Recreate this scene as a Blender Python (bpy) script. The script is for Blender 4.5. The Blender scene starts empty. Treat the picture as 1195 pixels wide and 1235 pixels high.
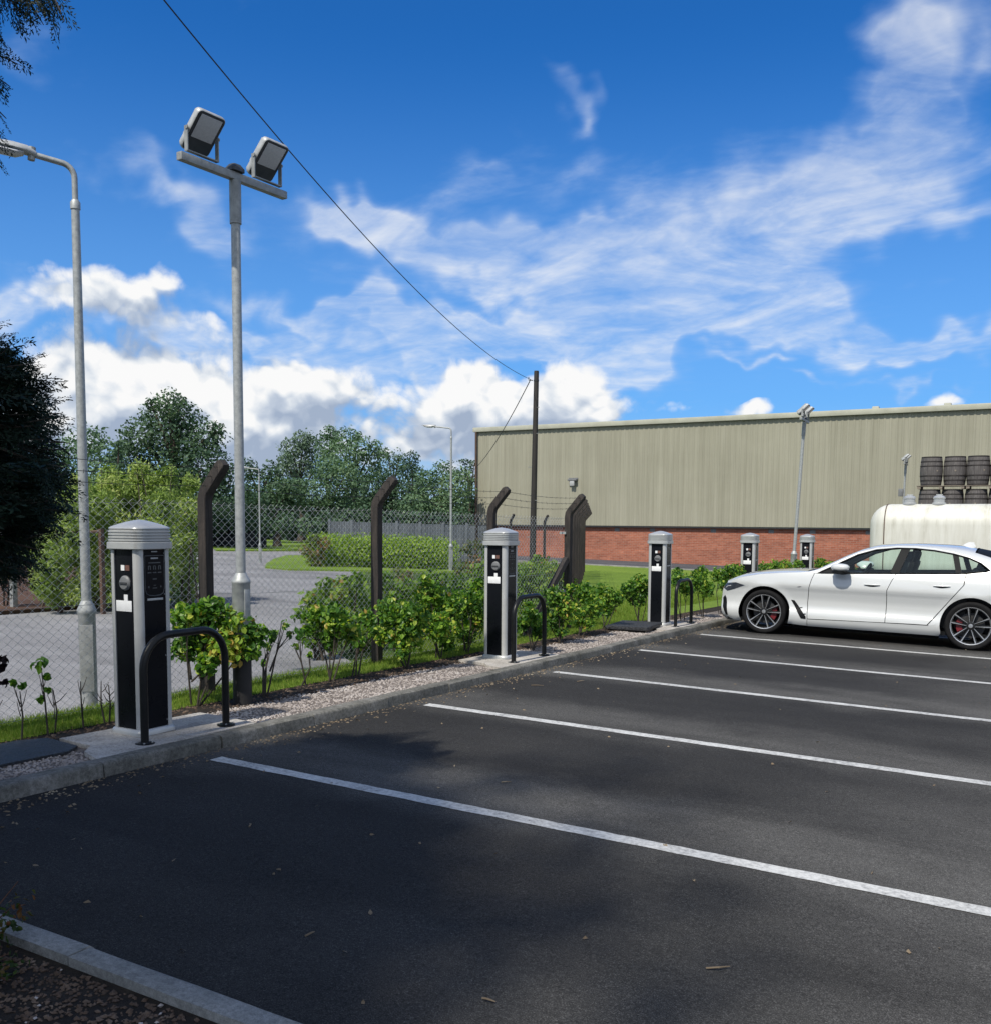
import bpy, bmesh, math, random
import numpy as np
from mathutils import Vector, Matrix
from mathutils.geometry import delaunay_2d_cdt
PI = math.pi
R = math.radians
scene = bpy.context.scene
col = scene.collection
rng = np.random.default_rng(7)
random.seed(11)

# ---------------------------------------------------------------- terrain
GA, GB = -0.0187, -0.0139
def gz(x, y):
    return GA * max(-70, min(60, x)) + GB * max(-60, min(70, y))

# ---------------------------------------------------------------- objects
def tag(o, label=None, cat=None, group=None, kind=None):
    if label: o['label'] = label
    if cat: o['category'] = cat
    if group: o['group'] = group
    if kind: o['kind'] = kind
    return o

def empty(name, loc, rz=0.0, label=None, cat=None, group=None):
    o = bpy.data.objects.new(name, None)
    o.empty_display_size = 0.2
    col.objects.link(o)
    o.location = loc
    o.rotation_euler = (0, 0, rz)
    return tag(o, label, cat, group)

def link_mesh(name, V, F, mats, parent=None, smooth=None, midx=None, tint=None):
    me = bpy.data.meshes.new(name)
    me.from_pydata(V if isinstance(V, list) else V.tolist(), [], F if isinstance(F, list) else F.tolist())
    if not isinstance(mats, (list, tuple)): mats = [mats]
    for m in mats: me.materials.append(m)
    if midx is not None: me.polygons.foreach_set('material_index', np.asarray(midx, dtype=np.int32))
    if tint is not None:
        a = me.attributes.new('tint', 'FLOAT', 'POINT')
        a.data.foreach_set('value', np.asarray(tint, dtype=np.float32))
    me.update()
    if smooth is not None:
        me.shade_smooth()
        if smooth < 179: me.set_sharp_from_angle(angle=R(smooth))
    o = bpy.data.objects.new(name, me)
    col.objects.link(o)
    if parent is not None: o.parent = parent
    return o

class MB:
    """collects simple shapes; build() links them as one mesh object"""
    def __init__(s): s.V = []; s.F = []; s.M = []; s.m = 0
    def add(s, V, F):
        b = len(s.V); s.V += [tuple(v) for v in V]
        s.F += [tuple(b + i for i in f) for f in F]; s.M += [s.m] * len(F)
    def box(s, c, d, rot=None, bevel=0.0):
        hx, hy, hz = d[0] / 2, d[1] / 2, d[2] / 2
        if bevel > 0:
            bm = bmesh.new(); bmesh.ops.create_cube(bm, size=1.0)
            bmesh.ops.scale(bm, vec=d, verts=bm.verts)
            bmesh.ops.bevel(bm, geom=bm.edges[:], offset=bevel, segments=2, profile=0.6, affect='EDGES')
            bm.verts.index_update()
            V = [v.co.copy() for v in bm.verts]; F = [[v.index for v in f.verts] for f in bm.faces]; bm.free()
        else:
            V = [Vector((x, y, z)) for x in (-hx, hx) for y in (-hy, hy) for z in (-hz, hz)]
            F = [(0, 1, 3, 2), (4, 6, 7, 5), (0, 4, 5, 1), (2, 3, 7, 6), (0, 2, 6, 4), (1, 5, 7, 3)]
        if rot is not None: V = [rot @ v for v in V]
        s.add([v + Vector(c) for v in V], F)
    def tube(s, pts, rad, n=10, cap=True, close=False):
        pts = [Vector(p) for p in pts]; m = len(pts)
        if not isinstance(rad, (list, tuple)): rad = [rad] * m
        T = []
        for i in range(m):
            a = pts[i - 1] if (i > 0 or close) else pts[i]
            b = pts[(i + 1) % m] if (i < m - 1 or close) else pts[i]
            t = (b - a); T.append(t.normalized() if t.length > 1e-9 else Vector((0, 0, 1)))
        t0 = T[0]; u = t0.orthogonal().normalized()
        V = []
        for i in range(m):
            u = (u - T[i] * u.dot(T[i]))
            u = u.normalized() if u.length > 1e-6 else T[i].orthogonal().normalized()
            w = T[i].cross(u)
            for k in range(n):
                a = 2 * PI * k / n
                V.append(pts[i] + (u * math.cos(a) + w * math.sin(a)) * rad[i])
        F = []
        for i in range(m if close else m - 1):
            j = (i + 1) % m
            for k in range(n):
                l = (k + 1) % n
                F.append((i * n + k, i * n + l, j * n + l, j * n + k))
        if cap and not close:
            F.append(tuple(reversed(range(n)))); F.append(tuple((m - 1) * n + k for k in range(n)))
        s.add(V, F)
    def lathe(s, prof, n=20, c=(0, 0, 0), axis='z', cap=True):
        V = []
        for r, h in prof:
            for k in range(n):
                a = 2 * PI * k / n
                x, y = r * math.cos(a), r * math.sin(a)
                V.append({'z': (x, y, h), 'y': (x, h, -y), 'x': (h, x, y)}[axis])
        F = []; m = len(prof)
        for i in range(m - 1):
            for k in range(n):
                l = (k + 1) % n
                F.append((i * n + k, i * n + l, (i + 1) * n + l, (i + 1) * n + k))
        if cap:
            F.append(tuple(reversed(range(n)))); F.append(tuple((m - 1) * n + k for k in range(n)))
        s.add([Vector(v) + Vector(c) for v in V], F)
    def loft(s, rings, cap=True):
        n = len(rings[0]); V = [v for r in rings for v in r]; F = []
        for i in range(len(rings) - 1):
            for k in range(n):
                l = (k + 1) % n
                F.append((i * n + k, i * n + l, (i + 1) * n + l, (i + 1) * n + k))
        if cap:
            F.append(tuple(reversed(range(n)))); F.append(tuple((len(rings) - 1) * n + k for k in range(n)))
        s.add(V, F)
    def build(s, name, mats, parent=None, smooth=35):
        return link_mesh(name, s.V, s.F, mats, parent, smooth, s.M)

def copy_tree(o, parent=None):
    c = o.copy(); col.objects.link(c)
    if parent is not None: c.parent = parent
    for ch in [k for k in o.children]: copy_tree(ch, c)
    return c

# ---------------------------------------------------------------- materials
def newmat(name):
    m = bpy.data.materials.new(name); m.use_nodes = True
    nt = m.node_tree; nt.nodes.clear()
    out = nt.nodes.new('ShaderNodeOutputMaterial')
    p = nt.nodes.new('ShaderNodeBsdfPrincipled')
    nt.links.new(p.outputs[0], out.inputs[0])
    return m, nt, p, out
def N(nt, t, **kw):
    n = nt.nodes.new(t)
    for k, v in kw.items(): setattr(n, k, v)
    return n
def setin(n, **kw):
    for k, v in kw.items(): n.inputs[k.replace('_', ' ')].default_value = v
def ramp(nt, fac, stops, interp='LINEAR'):
    r = N(nt, 'ShaderNodeValToRGB'); e = r.color_ramp.elements; r.color_ramp.interpolation = interp
    while len(e) < len(stops): e.new(0.5)
    for el, (p, c) in zip(e, stops):
        el.position = p; el.color = (*c, 1) if len(c) == 3 else c
    nt.links.new(fac, r.inputs[0]); return r.outputs[0]
def noise(nt, scale, detail=4, rough=0.6, vec=None, dist=0.0, stretch=None):
    n = N(nt, 'ShaderNodeTexNoise'); setin(n, Scale=scale, Detail=detail, Roughness=rough, Distortion=dist)
    if vec is None:
        vec = N(nt, 'ShaderNodeTexCoord').outputs['Object']
    if stretch:
        mp = N(nt, 'ShaderNodeMapping'); mp.inputs['Scale'].default_value = stretch
        nt.links.new(vec, mp.inputs[0]); vec = mp.outputs[0]
    nt.links.new(vec, n.inputs['Vector']); return n.outputs['Fac']
def mixc(nt, fac, a, b, mode='MIX'):
    m = N(nt, 'ShaderNodeMix', data_type='RGBA', blend_type=mode)
    for s, v in ((0, fac), (6, a), (7, b)):
        if hasattr(v, 'links') or hasattr(v, 'is_linked'): nt.links.new(v, m.inputs[s])
        else: m.inputs[s].default_value = v if s == 0 else ((*v, 1) if len(v) == 3 else v)
    return m.outputs[2]
def math_(nt, op, a, b=None, c=None, clamp=False):
    m = N(nt, 'ShaderNodeMath', operation=op); m.use_clamp = clamp
    for i, v in enumerate((a, b, c)):
        if v is None: continue
        if hasattr(v, 'is_linked'): nt.links.new(v, m.inputs[i])
        else: m.inputs[i].default_value = v
    return m.outputs[0]
def bump(nt, p, h, strength=0.3, dist=0.02):
    b = N(nt, 'ShaderNodeBump'); setin(b, Strength=strength, Distance=dist)
    nt.links.new(h, b.inputs['Height']); nt.links.new(b.outputs[0], p.inputs['Normal'])

def mottle(name, c1, c2, scale=6, rough=0.6, metal=0.0, bmp=0.0, bscale=None, spec=0.5, stretch=None, rvar=0.0, bdist=0.01, c3=None):
    m, nt, p, out = newmat(name)
    f = noise(nt, scale, 6, 0.65, stretch=stretch)
    st = [(0.32, c1), (0.68, c2)] if c3 is None else [(0.28, c1), (0.52, c2), (0.74, c3)]
    nt.links.new(ramp(nt, f, st), p.inputs['Base Color'])
    setin(p, Roughness=rough, Metallic=metal); p.inputs['Specular IOR Level'].default_value = spec
    if rvar:
        f2 = noise(nt, scale * 2.3, 4, 0.6)
        nt.links.new(math_(nt, 'MULTIPLY_ADD', f2, rvar, rough - rvar / 2), p.inputs['Roughness'])
    if bmp: bump(nt, p, noise(nt, bscale or scale * 6, 5, 0.7), bmp, bdist)
    return m

def foliage(name, stops, trans=0.35, tcol=None, rough=0.5, spec=0.18):
    m, nt, p, out = newmat(name)
    a = N(nt, 'ShaderNodeAttribute', attribute_name='tint')
    c = ramp(nt, a.outputs['Fac'], stops)
    nt.links.new(c, p.inputs['Base Color'])
    setin(p, Roughness=rough); p.inputs['Specular IOR Level'].default_value = spec
    t = N(nt, 'ShaderNodeBsdfTranslucent')
    nt.links.new(mixc(nt, 1.0, c, tcol or (1.5, 1.7, 0.6), 'MULTIPLY'), t.inputs[0])
    ms = N(nt, 'ShaderNodeMixShader'); ms.inputs[0].default_value = trans
    nt.links.new(p.outputs[0], ms.inputs[1]); nt.links.new(t.outputs[0], ms.inputs[2])
    nt.links.new(ms.outputs[0], out.inputs[0])
    return m

MT = {}
# asphalt of the car park: dark, with worn paler tracks, fine aggregate
def asphalt(name, base, var, seed=0.0, agg=0.75, bays=False):
    m, nt, p, out = newmat(name)
    tc = N(nt, 'ShaderNodeTexCoord').outputs['Object']
    n1 = noise(nt, 0.55, 5, 0.6, tc, 0.6, (0.45, 1.2, 1))
    n2 = noise(nt, 2.2, 5, 0.65, tc, 0.3, (0.5, 1.0, 1))
    n3 = noise(nt, 55, 3, 0.8, tc)
    n4 = noise(nt, 190, 2, 0.8, tc)
    f = math_(nt, 'ADD', math_(nt, 'MULTIPLY', n1, 0.65), math_(nt, 'MULTIPLY', n2, 0.35))
    c = ramp(nt, f, [(0.36, tuple(base[i] * (1 - var) for i in range(3))), (0.5, base), (0.66, tuple(base[i] * (1 + var) for i in range(3)))])
    if bays:   # oil-darkened bay middles, paler to aisle and lines, plus painted shade in nearest bay
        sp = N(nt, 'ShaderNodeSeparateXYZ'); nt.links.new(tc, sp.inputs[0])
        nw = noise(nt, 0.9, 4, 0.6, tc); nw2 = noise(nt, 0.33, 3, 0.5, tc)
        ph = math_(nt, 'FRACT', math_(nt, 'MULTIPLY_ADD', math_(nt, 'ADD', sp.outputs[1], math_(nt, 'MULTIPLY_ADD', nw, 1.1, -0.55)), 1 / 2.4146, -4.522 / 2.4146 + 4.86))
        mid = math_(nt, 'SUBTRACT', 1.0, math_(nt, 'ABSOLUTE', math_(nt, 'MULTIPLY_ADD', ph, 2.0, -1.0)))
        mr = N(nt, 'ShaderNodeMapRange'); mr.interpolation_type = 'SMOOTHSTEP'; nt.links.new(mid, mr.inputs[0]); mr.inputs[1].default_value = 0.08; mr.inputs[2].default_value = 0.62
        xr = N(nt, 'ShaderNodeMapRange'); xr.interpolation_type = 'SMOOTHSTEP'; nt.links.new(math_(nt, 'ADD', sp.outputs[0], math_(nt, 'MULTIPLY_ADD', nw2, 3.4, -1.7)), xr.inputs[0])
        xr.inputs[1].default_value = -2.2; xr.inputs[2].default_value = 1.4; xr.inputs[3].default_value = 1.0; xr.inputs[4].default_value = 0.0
        nb = N(nt, 'ShaderNodeMapRange'); nb.interpolation_type = 'SMOOTHSTEP'; nt.links.new(math_(nt, 'ADD', sp.outputs[1], math_(nt, 'MULTIPLY_ADD', nw, 0.8, -0.4)), nb.inputs[0]); nb.inputs[1].default_value = 3.3; nb.inputs[2].default_value = 4.7; nb.inputs[3].default_value = 0.9; nb.inputs[4].default_value = 0.0  # tree shade over the nearest bay, painted into the asphalt colour
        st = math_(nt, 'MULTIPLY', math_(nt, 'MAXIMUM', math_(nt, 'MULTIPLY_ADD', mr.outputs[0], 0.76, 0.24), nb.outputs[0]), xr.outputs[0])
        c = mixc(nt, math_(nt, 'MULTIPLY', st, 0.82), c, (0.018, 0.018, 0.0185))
    g = ramp(nt, n4, [(0.35, (0.55,) * 3), (0.55, (1.0,) * 3), (0.72, (1.0 + agg * 2.2,) * 3)])
    g2 = ramp(nt, n3, [(0.3, (0.66,) * 3), (0.7, (1.34,) * 3)])
    c = mixc(nt, 1.0, mixc(nt, 1.0, c, g, 'MULTIPLY'), g2, 'MULTIPLY')
    nt.links.new(c, p.inputs['Base Color'])
    setin(p, Roughness=0.92); p.inputs['Specular IOR Level'].default_value = 0.12
    bump(nt, p, math_(nt, 'ADD', n4, math_(nt, 'MULTIPLY', n3, 0.5)), 0.55, 0.006)
    return m
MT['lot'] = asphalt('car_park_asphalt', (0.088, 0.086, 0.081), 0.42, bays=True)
MT['road'] = asphalt('road_asphalt', (0.235, 0.233, 0.238), 0.30, agg=0.25)
MT['yard'] = asphalt('yard_asphalt', (0.09, 0.09, 0.10), 0.25, agg=0.25)

def paint_line():
    m, nt, p, out = newmat('worn_white_paint')
    n1 = noise(nt, 38, 5, 0.75); n2 = noise(nt, 5, 4, 0.6)
    f = math_(nt, 'ADD', math_(nt, 'MULTIPLY', n1, 0.7), math_(nt, 'MULTIPLY', n2, 0.3))
    c = ramp(nt, f, [(0.34, (0.09, 0.09, 0.09)), (0.43, (0.32, 0.32, 0.31)), (0.56, (0.52, 0.52, 0.50)), (0.8, (0.66, 0.66, 0.64))])
    nt.links.new(c, p.inputs['Base Color']); setin(p, Roughness=0.7)
    bump(nt, p, noise(nt, 180, 2, 0.8), 0.4, 0.004)
    return m
MT['paint'] = paint_line()

def concrete(name, a, b, c, dirt=0.5, scale=4, stretch=None):
    m, nt, p, out = newmat(name)
    n1 = noise(nt, scale, 7, 0.7, stretch=stretch); n2 = noise(nt, scale * 12, 4, 0.75); n3 = noise(nt, scale * 60, 2, 0.8)
    col1 = ramp(nt, n1, [(0.28, a), (0.5, b), (0.72, c)])
    col2 = ramp(nt, n2, [(0.3, (1 - dirt,) * 3), (0.6, (1.05,) * 3)])
    col3 = ramp(nt, n3, [(0.3, (0.75,) * 3), (0.7, (1.2,) * 3)])
    nt.links.new(mixc(nt, 1, mixc(nt, 1, col1, col2, 'MULTIPLY'), col3, 'MULTIPLY'), p.inputs['Base Color'])
    setin(p, Roughness=0.9); p.inputs['Specular IOR Level'].default_value = 0.25
    bump(nt, p, math_(nt, 'ADD', n2, n3), 0.5, 0.008)
    return m
MT['kerb'] = concrete('weathered_kerb_concrete', (0.075, 0.075, 0.065), (0.17, 0.165, 0.145), (0.27, 0.26, 0.24), 0.55, 3)
MT['kerb2'] = concrete('grey_edging_concrete', (0.17, 0.17, 0.158), (0.27, 0.268, 0.25), (0.37, 0.365, 0.345), 0.40, 4)
MT['pad'] = concrete('pad_concrete', (0.28, 0.255, 0.22), (0.46, 0.43, 0.39), (0.60, 0.57, 0.52), 0.50, 5)
MT['gravelbase'] = concrete('gravel_bed', (0.12, 0.10, 0.085), (0.20, 0.17, 0.15), (0.28, 0.25, 0.22), 0.6, 9)
MT['soil'] = concrete('dark_soil', (0.014, 0.011, 0.008), (0.026, 0.02, 0.015), (0.05, 0.04, 0.028), 0.5, 7)
MT['mulch'] = concrete('red_brown_mulch', (0.05, 0.03, 0.02), (0.10, 0.055, 0.035), (0.15, 0.09, 0.06), 0.5, 3)

def grassmat(name, a, b, c, scale=3):
    m, nt, p, out = newmat(name)
    n1 = noise(nt, scale * 0.12, 5, 0.65); n2 = noise(nt, scale * 6, 5, 0.75); n3 = noise(nt, scale * 30, 2, 0.8)
    f = math_(nt, 'ADD', math_(nt, 'MULTIPLY', n1, 0.45), math_(nt, 'MULTIPLY', n2, 0.55))
    cc = ramp(nt, f, [(0.33, a), (0.5, b), (0.66, c)])
    g = ramp(nt, n3, [(0.3, (0.6,) * 3), (0.7, (1.3,) * 3)])
    nt.links.new(mixc(nt, 1, cc, g, 'MULTIPLY'), p.inputs['Base Color'])
    setin(p, Roughness=0.85); p.inputs['Specular IOR Level'].default_value = 0.2
    bump(nt, p, n3, 0.8, 0.03)
    return m
MT['lawn'] = grassmat('mown_lawn', (0.095, 0.150, 0.020), (0.155, 0.245, 0.030), (0.25, 0.32, 0.055))
MT['rough_grass'] = grassmat('rough_grass', (0.03, 0.055, 0.012), (0.06, 0.10, 0.02), (0.10, 0.13, 0.035))
MT['blade'] = foliage('grass_blade', [(0.0, (0.084, 0.144, 0.018)), (0.5, (0.168, 0.264, 0.036)), (1.0, (0.360, 0.384, 0.096))], 0.4, (1.2, 1.3, 0.6))

MT['galv'] = mottle('galvanised_steel', (0.26, 0.275, 0.275), (0.40, 0.415, 0.41), 26, 0.5, 0.25, 0.12, 60, rvar=0.2)
MT['galvdark'] = mottle('aged_galvanised_steel', (0.19, 0.20, 0.20), (0.33, 0.34, 0.335), 14, 0.55, 0.25, 0.1, 50, rvar=0.2)
MT['mesh'] = mottle('galvanised_wire', (0.52, 0.53, 0.51), (0.70, 0.70, 0.68), 10, 0.45, 0.25)
MT['alu'] = mottle('satin_aluminium', (0.42, 0.425, 0.415), (0.50, 0.505, 0.495), 5, 0.38, 0.25, rvar=0.12)
MT['alucap'] = mottle('silver_painted_cap', (0.40, 0.41, 0.41), (0.50, 0.51, 0.50), 8, 0.34, 0.35, rvar=0.15)
MT['blackpanel'] = mottle('gloss_black_panel', (0.004, 0.005, 0.007), (0.008, 0.009, 0.012), 3, 0.28, 0, rvar=0.08, spec=0.14)
MT['blackpaint'] = mottle('black_powder_coat', (0.005, 0.0055, 0.006), (0.011, 0.0115, 0.012), 12, 0.36, 0, 0.05, 80, rvar=0.15, spec=0.28)
MT['darkgrey'] = mottle('dark_grey_plastic', (0.03, 0.032, 0.035), (0.05, 0.052, 0.055), 10, 0.5)
MT['midgrey'] = mottle('grey_plastic', (0.12, 0.125, 0.13), (0.18, 0.185, 0.19), 10, 0.5)
MT['white'] = mottle('white_label', (0.70, 0.71, 0.71), (0.78, 0.79, 0.79), 30, 0.5)
MT['palelines'] = mottle('pale_grey_print', (0.30, 0.31, 0.31), (0.40, 0.41, 0.41), 30, 0.5)
MT['dimlines'] = mottle('dim_grey_print', (0.07, 0.075, 0.075), (0.12, 0.125, 0.125), 30, 0.5)
MT['brownlabel'] = mottle('brown_label', (0.12, 0.06, 0.045), (0.16, 0.08, 0.06), 30, 0.5)
MT['footblack'] = mottle('black_mast_foot', (0.006, 0.006, 0.007), (0.014, 0.013, 0.013), 14, 0.65, 0, 0.2, 60)
MT['lens'] = mottle('floodlight_lens', (0.48, 0.49, 0.52), (0.58, 0.59, 0.62), 60, 0.3)
MT['floodbody'] = mottle('grey_lamp_casting', (0.34, 0.35, 0.35), (0.48, 0.49, 0.49), 14, 0.5, 0.2)
MT['flooddark'] = mottle('dark_lamp_casting', (0.035, 0.042, 0.05), (0.06, 0.066, 0.075), 10, 0.5, 0.1)
MT['steelblk'] = mottle('dark_steel', (0.02, 0.021, 0.023), (0.04, 0.04, 0.042), 12, 0.5, 0.3)
MT['plasticlid'] = mottle('chamber_lid_plastic', (0.02, 0.022, 0.026), (0.045, 0.048, 0.054), 40, 0.55, 0, 1.0, 26, bdist=0.05, stretch=None)
MT['postwood'] = mottle('creosoted_timber', (0.009, 0.0075, 0.007), (0.026, 0.021, 0.018), 7, 0.8, 0, 0.5, 22, stretch=(6, 6, 0.6), c3=(0.055, 0.043, 0.036))
MT['polewood'] = mottle('tarred_pole_timber', (0.010, 0.009, 0.008), (0.028, 0.024, 0.021), 6, 0.75, 0, 0.4, 20, stretch=(5, 5, 0.4))
MT['cable'] = mottle('black_cable', (0.012, 0.012, 0.014), (0.02, 0.02, 0.022), 5, 0.6)
MT['bark'] = mottle('grey_brown_bark', (0.03, 0.024, 0.018), (0.075, 0.06, 0.045), 9, 0.9, 0, 0.7, 25, stretch=(3, 3, 0.7))
MT['twig'] = mottle('dark_twig', (0.02, 0.016, 0.012), (0.05, 0.04, 0.03), 12, 0.85)
MT['stone'] = mottle('pinkish_grey_stone', (0.16, 0.14, 0.125), (0.34, 0.30, 0.275), 3.5, 0.85, c3=(0.48, 0.45, 0.42))
MT['chip'] = mottle('bark_chip', (0.035, 0.022, 0.014), (0.09, 0.058, 0.038), 9, 0.9, c3=(0.19, 0.145, 0.11))
MT['drylitter'] = mottle('dry_leaf', (0.07, 0.05, 0.03), (0.16, 0.12, 0.075), 3, 0.8, c3=(0.34, 0.30, 0.22))

G = lambda *s: list(s)
MT['shrub'] = foliage('glossy_shrub_leaf', [(0.0, (0.026, 0.074, 0.018)), (0.40, (0.074, 0.173, 0.030)), (0.68, (0.196, 0.330, 0.042)), (0.94, (0.480, 0.500, 0.084)), (1.0, (0.408, 0.288, 0.072))], 0.38, (1.5, 1.7, 0.5), 0.38, 0.28)
MT['willow'] = foliage('pale_willow_leaf', [(0.0, (0.146, 0.213, 0.056)), (0.5, (0.291, 0.392, 0.112)), (1.0, (0.470, 0.500, 0.190))], 0.42, (1.1, 1.2, 0.6))
MT['oak'] = foliage('dark_tree_leaf', [(0.0, (0.035, 0.070, 0.043)), (0.5, (0.059, 0.107, 0.061)), (1.0, (0.102, 0.162, 0.084))], 0.22, (1.2, 1.4, 0.6))
MT['treemid'] = foliage('mid_green_tree_leaf', [(0.0, (0.067, 0.121, 0.074)), (0.5, (0.111, 0.185, 0.104)), (1.0, (0.181, 0.260, 0.134))], 0.25, (1.2, 1.4, 0.6))  # lightened and blued: distance haze put into the leaf colour
MT['treepale'] = foliage('grey_green_tree_leaf', [(0.0, (0.075, 0.119, 0.079)), (0.5, (0.123, 0.185, 0.119)), (1.0, (0.190, 0.255, 0.165))], 0.25, (1.1, 1.2, 0.8))
MT['hedge'] = foliage('clipped_hedge_leaf', [(0.0, (0.104, 0.174, 0.024)), (0.5, (0.209, 0.322, 0.038)), (1.0, (0.401, 0.500, 0.086))], 0.3, (1.3, 1.4, 0.5))
MT['bramble'] = foliage('bramble_leaf', [(0.0, (0.06, 0.125, 0.018)), (0.5, (0.14, 0.235, 0.03)), (0.92, (0.26, 0.34, 0.06)), (1.0, (0.30, 0.15, 0.07))], 0.36, (1.3, 1.5, 0.4))
MT['redshrub'] = foliage('russet_shrub_leaf', [(0.0, (0.045, 0.075, 0.022)), (0.5, (0.105, 0.128, 0.045)), (1.0, (0.255, 0.135, 0.068))], 0.3)
MT['yellowshrub'] = foliage('yellow_shrub_leaf', [(0.0, (0.14, 0.14, 0.02)), (1.0, (0.38, 0.34, 0.04))], 0.35)
MT['conifer'] = foliage('dark_conifer_scale', [(0.0, (0.006, 0.014, 0.010)), (0.5, (0.010, 0.024, 0.014)), (1.0, (0.022, 0.045, 0.022))], 0.10, (1.1, 1.3, 0.7), 0.6, 0.25)
MT['purple'] = foliage('dark_purple_leaf', [(0.0, (0.008, 0.005, 0.006)), (1.0, (0.02, 0.010, 0.012))], 0.1)
MT['weed'] = foliage('weed_leaf', [(0.0, (0.02, 0.04, 0.01)), (0.6, (0.05, 0.08, 0.02)), (1.0, (0.12, 0.05, 0.02))], 0.25)
MT['drystem'] = mottle('dry_russet_stem', (0.05, 0.022, 0.012), (0.12, 0.05, 0.025), 12, 0.85)

# ---------------------------------------------------------------- camera
cam = bpy.data.cameras.new('camera'); cam.sensor_fit = 'HORIZONTAL'; cam.sensor_width = 36
cam.lens = 36.0; cam.shift_y = 0.0914; cam.clip_end = 3000; cam.clip_start = 0.05
co = bpy.data.objects.new('camera', cam); col.objects.link(co)
fw = Vector((-0.498662, 0.862811, -0.083024)); rt = Vector((0.865514, 0.500843, 0.006435)); up = Vector((-0.047134, 0.06865, 0.996527))
co.matrix_world = Matrix(((rt.x, up.x, -fw.x, 0), (rt.y, up.y, -fw.y, 0), (rt.z, up.z, -fw.z, 1.566), (0, 0, 0, 1)))
scene.camera = co

# ---------------------------------------------------------------- sun and sky
SUN_EL = R(53); sx, sy = -0.06, -0.998
sd = Vector((sx * math.cos(SUN_EL), sy * math.cos(SUN_EL), math.sin(SUN_EL)))
sun = bpy.data.lights.new('sun', 'SUN'); sun.energy = 4.0; sun.angle = R(0.7); sun.color = (1.0, 0.94, 0.83)
so = bpy.data.objects.new('sun', sun); col.objects.link(so)
so.rotation_euler = sd.to_track_quat('Z', 'Y').to_euler(); so.location = (-2, -35, 45)

CIR=[[12.9,-1.01,6.46,12.63,8.97,-18.46,0.72],[8.14,0.19,4.61,9.34,6.53,-14.16,0.8],[7.27,1.35,2.87,5.63,5.3,-13.5,0.7],[10.33,3.3,2.24,3.44,7.33,-18.65,0.38],[15.76,1.31,1.57,11.07,15.89,-50.3,0.62],[17.42,1.42,1.56,12.95,17.21,-68.93,0.45],[10.99,9.54,-3.24,-19.23,1.22,-46.11,0.8],[7.41,4.84,-0.73,-7.21,5.07,-31.04,1.0],[13.13,6.16,-0.23,-2.97,7.51,-31.32,0.85],[10.64,4.9,2.13,2.92,18.25,-44.13,0.55],[18.74,13.35,-9.09,-34.66,6.63,-50.53,0.66],[46.02,21.95,-1.29,-8.68,20.92,-56.8,0.4],[15.13,7.88,2.72,-0.62,22.0,-49.96,0.3],[10.14,4.13,-1.38,-5.87,6.0,-37.64,1.1],[8.75,2.58,-1.67,-6.55,6.55,-41.48,0.9],[8.38,1.47,-0.93,-2.14,8.85,-55.18,0.8],[14.93,1.55,0.2,8.31,15.14,-92.05,0.75],[5.24,4.4,-0.43,-11.39,4.28,-52.03,1.0],[6.79,4.32,-0.44,-8.1,6.22,-51.51,1.0],[8.52,4.04,-0.07,-2.94,7.75,-46.94,0.95],[9.4,11.14,-1.49,-15.62,0.9,-40.05,0.85],[13.52,21.4,-4.28,-19.58,-2.99,-34.06,0.6],[4.25,5.36,0.25,-9.35,3.13,-55.09,1.0],[3.89,3.75,-0.03,-8.49,3.74,-52.53,1.0],[28.27,8.44,-1.85,-7.02,20.02,-150.04,0.8],[30.32,7.96,-3.67,-14.93,18.89,-176.3,0.65],[14.24,2.08,-0.62,4.44,28.4,-218.36,0.5],[14.74,18.01,-4.25,-46.18,0.73,-71.18,0.35]]
CUM=[[13.34,16.21,1.79,-8.15,4.96,-45.51,0.85],[21.01,18.72,14.81,7.66,26.57,-53.07,0.8],[7.57,8.86,0.85,-10.71,6.81,-67.19,0.7],[7.32,9.22,0.68,-3.56,1.79,-30.32,1.0],[9.02,9.94,0.58,-2.56,1.6,-25.93,1.0],[7.75,10.62,0.57,-2.22,0.67,-26.76,1.0],[9.27,8.88,0.36,-1.61,1.21,-22.52,1.1],[26.68,22.95,1.14,-4.57,4.57,-46.81,1.05],[14.9,11.59,0.47,-3.61,4.25,-41.72,1.0],[24.78,15.36,0.31,-2.7,4.63,-40.0,1.15],[15.12,8.63,0.1,-1.95,3.97,-38.52,1.05],[30.05,14.39,-0.14,-1.47,4.04,-31.11,1.05],[20.08,8.99,-0.11,-1.58,5.49,-51.56,0.8],[4.18,2.89,0.07,-1.21,1.74,-26.65,1.15],[34.92,12.56,-0.54,-1.39,8.67,-73.72,0.75],[44.4,12.88,-0.9,-0.47,15.33,-140.69,1.0],[34.86,3.56,1.14,11.32,14.82,-121.2,1.15]]


world = bpy.data.worlds.new('World'); scene.world = world; world.use_nodes = True
nt = world.node_tree; nt.nodes.clear()
wout = N(nt, 'ShaderNodeOutputWorld'); bg = N(nt, 'ShaderNodeBackground'); bg.inputs['Strength'].default_value = 0.15
sky = N(nt, 'ShaderNodeTexSky', sky_type='NISHITA'); sky.sun_disc = False
sky.sun_elevation = SUN_EL; sky.sun_rotation = math.atan2(sx, sy)
sky.air_density = 1.0; sky.dust_density = 0.3; sky.ozone_density = 2.5; sky.altitude = 50
tc = N(nt, 'ShaderNodeTexCoord').outputs['Generated']
def vmath(op, a, b=None, s=None):
    m = N(nt, 'ShaderNodeVectorMath', operation=op)
    for i, v in enumerate((a, b)):
        if v is None: continue
        if hasattr(v, 'is_linked'): nt.links.new(v, m.inputs[i])
        else: m.inputs[i].default_value = v
    if s is not None: m.inputs['Scale'].default_value = s
    return m
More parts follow.
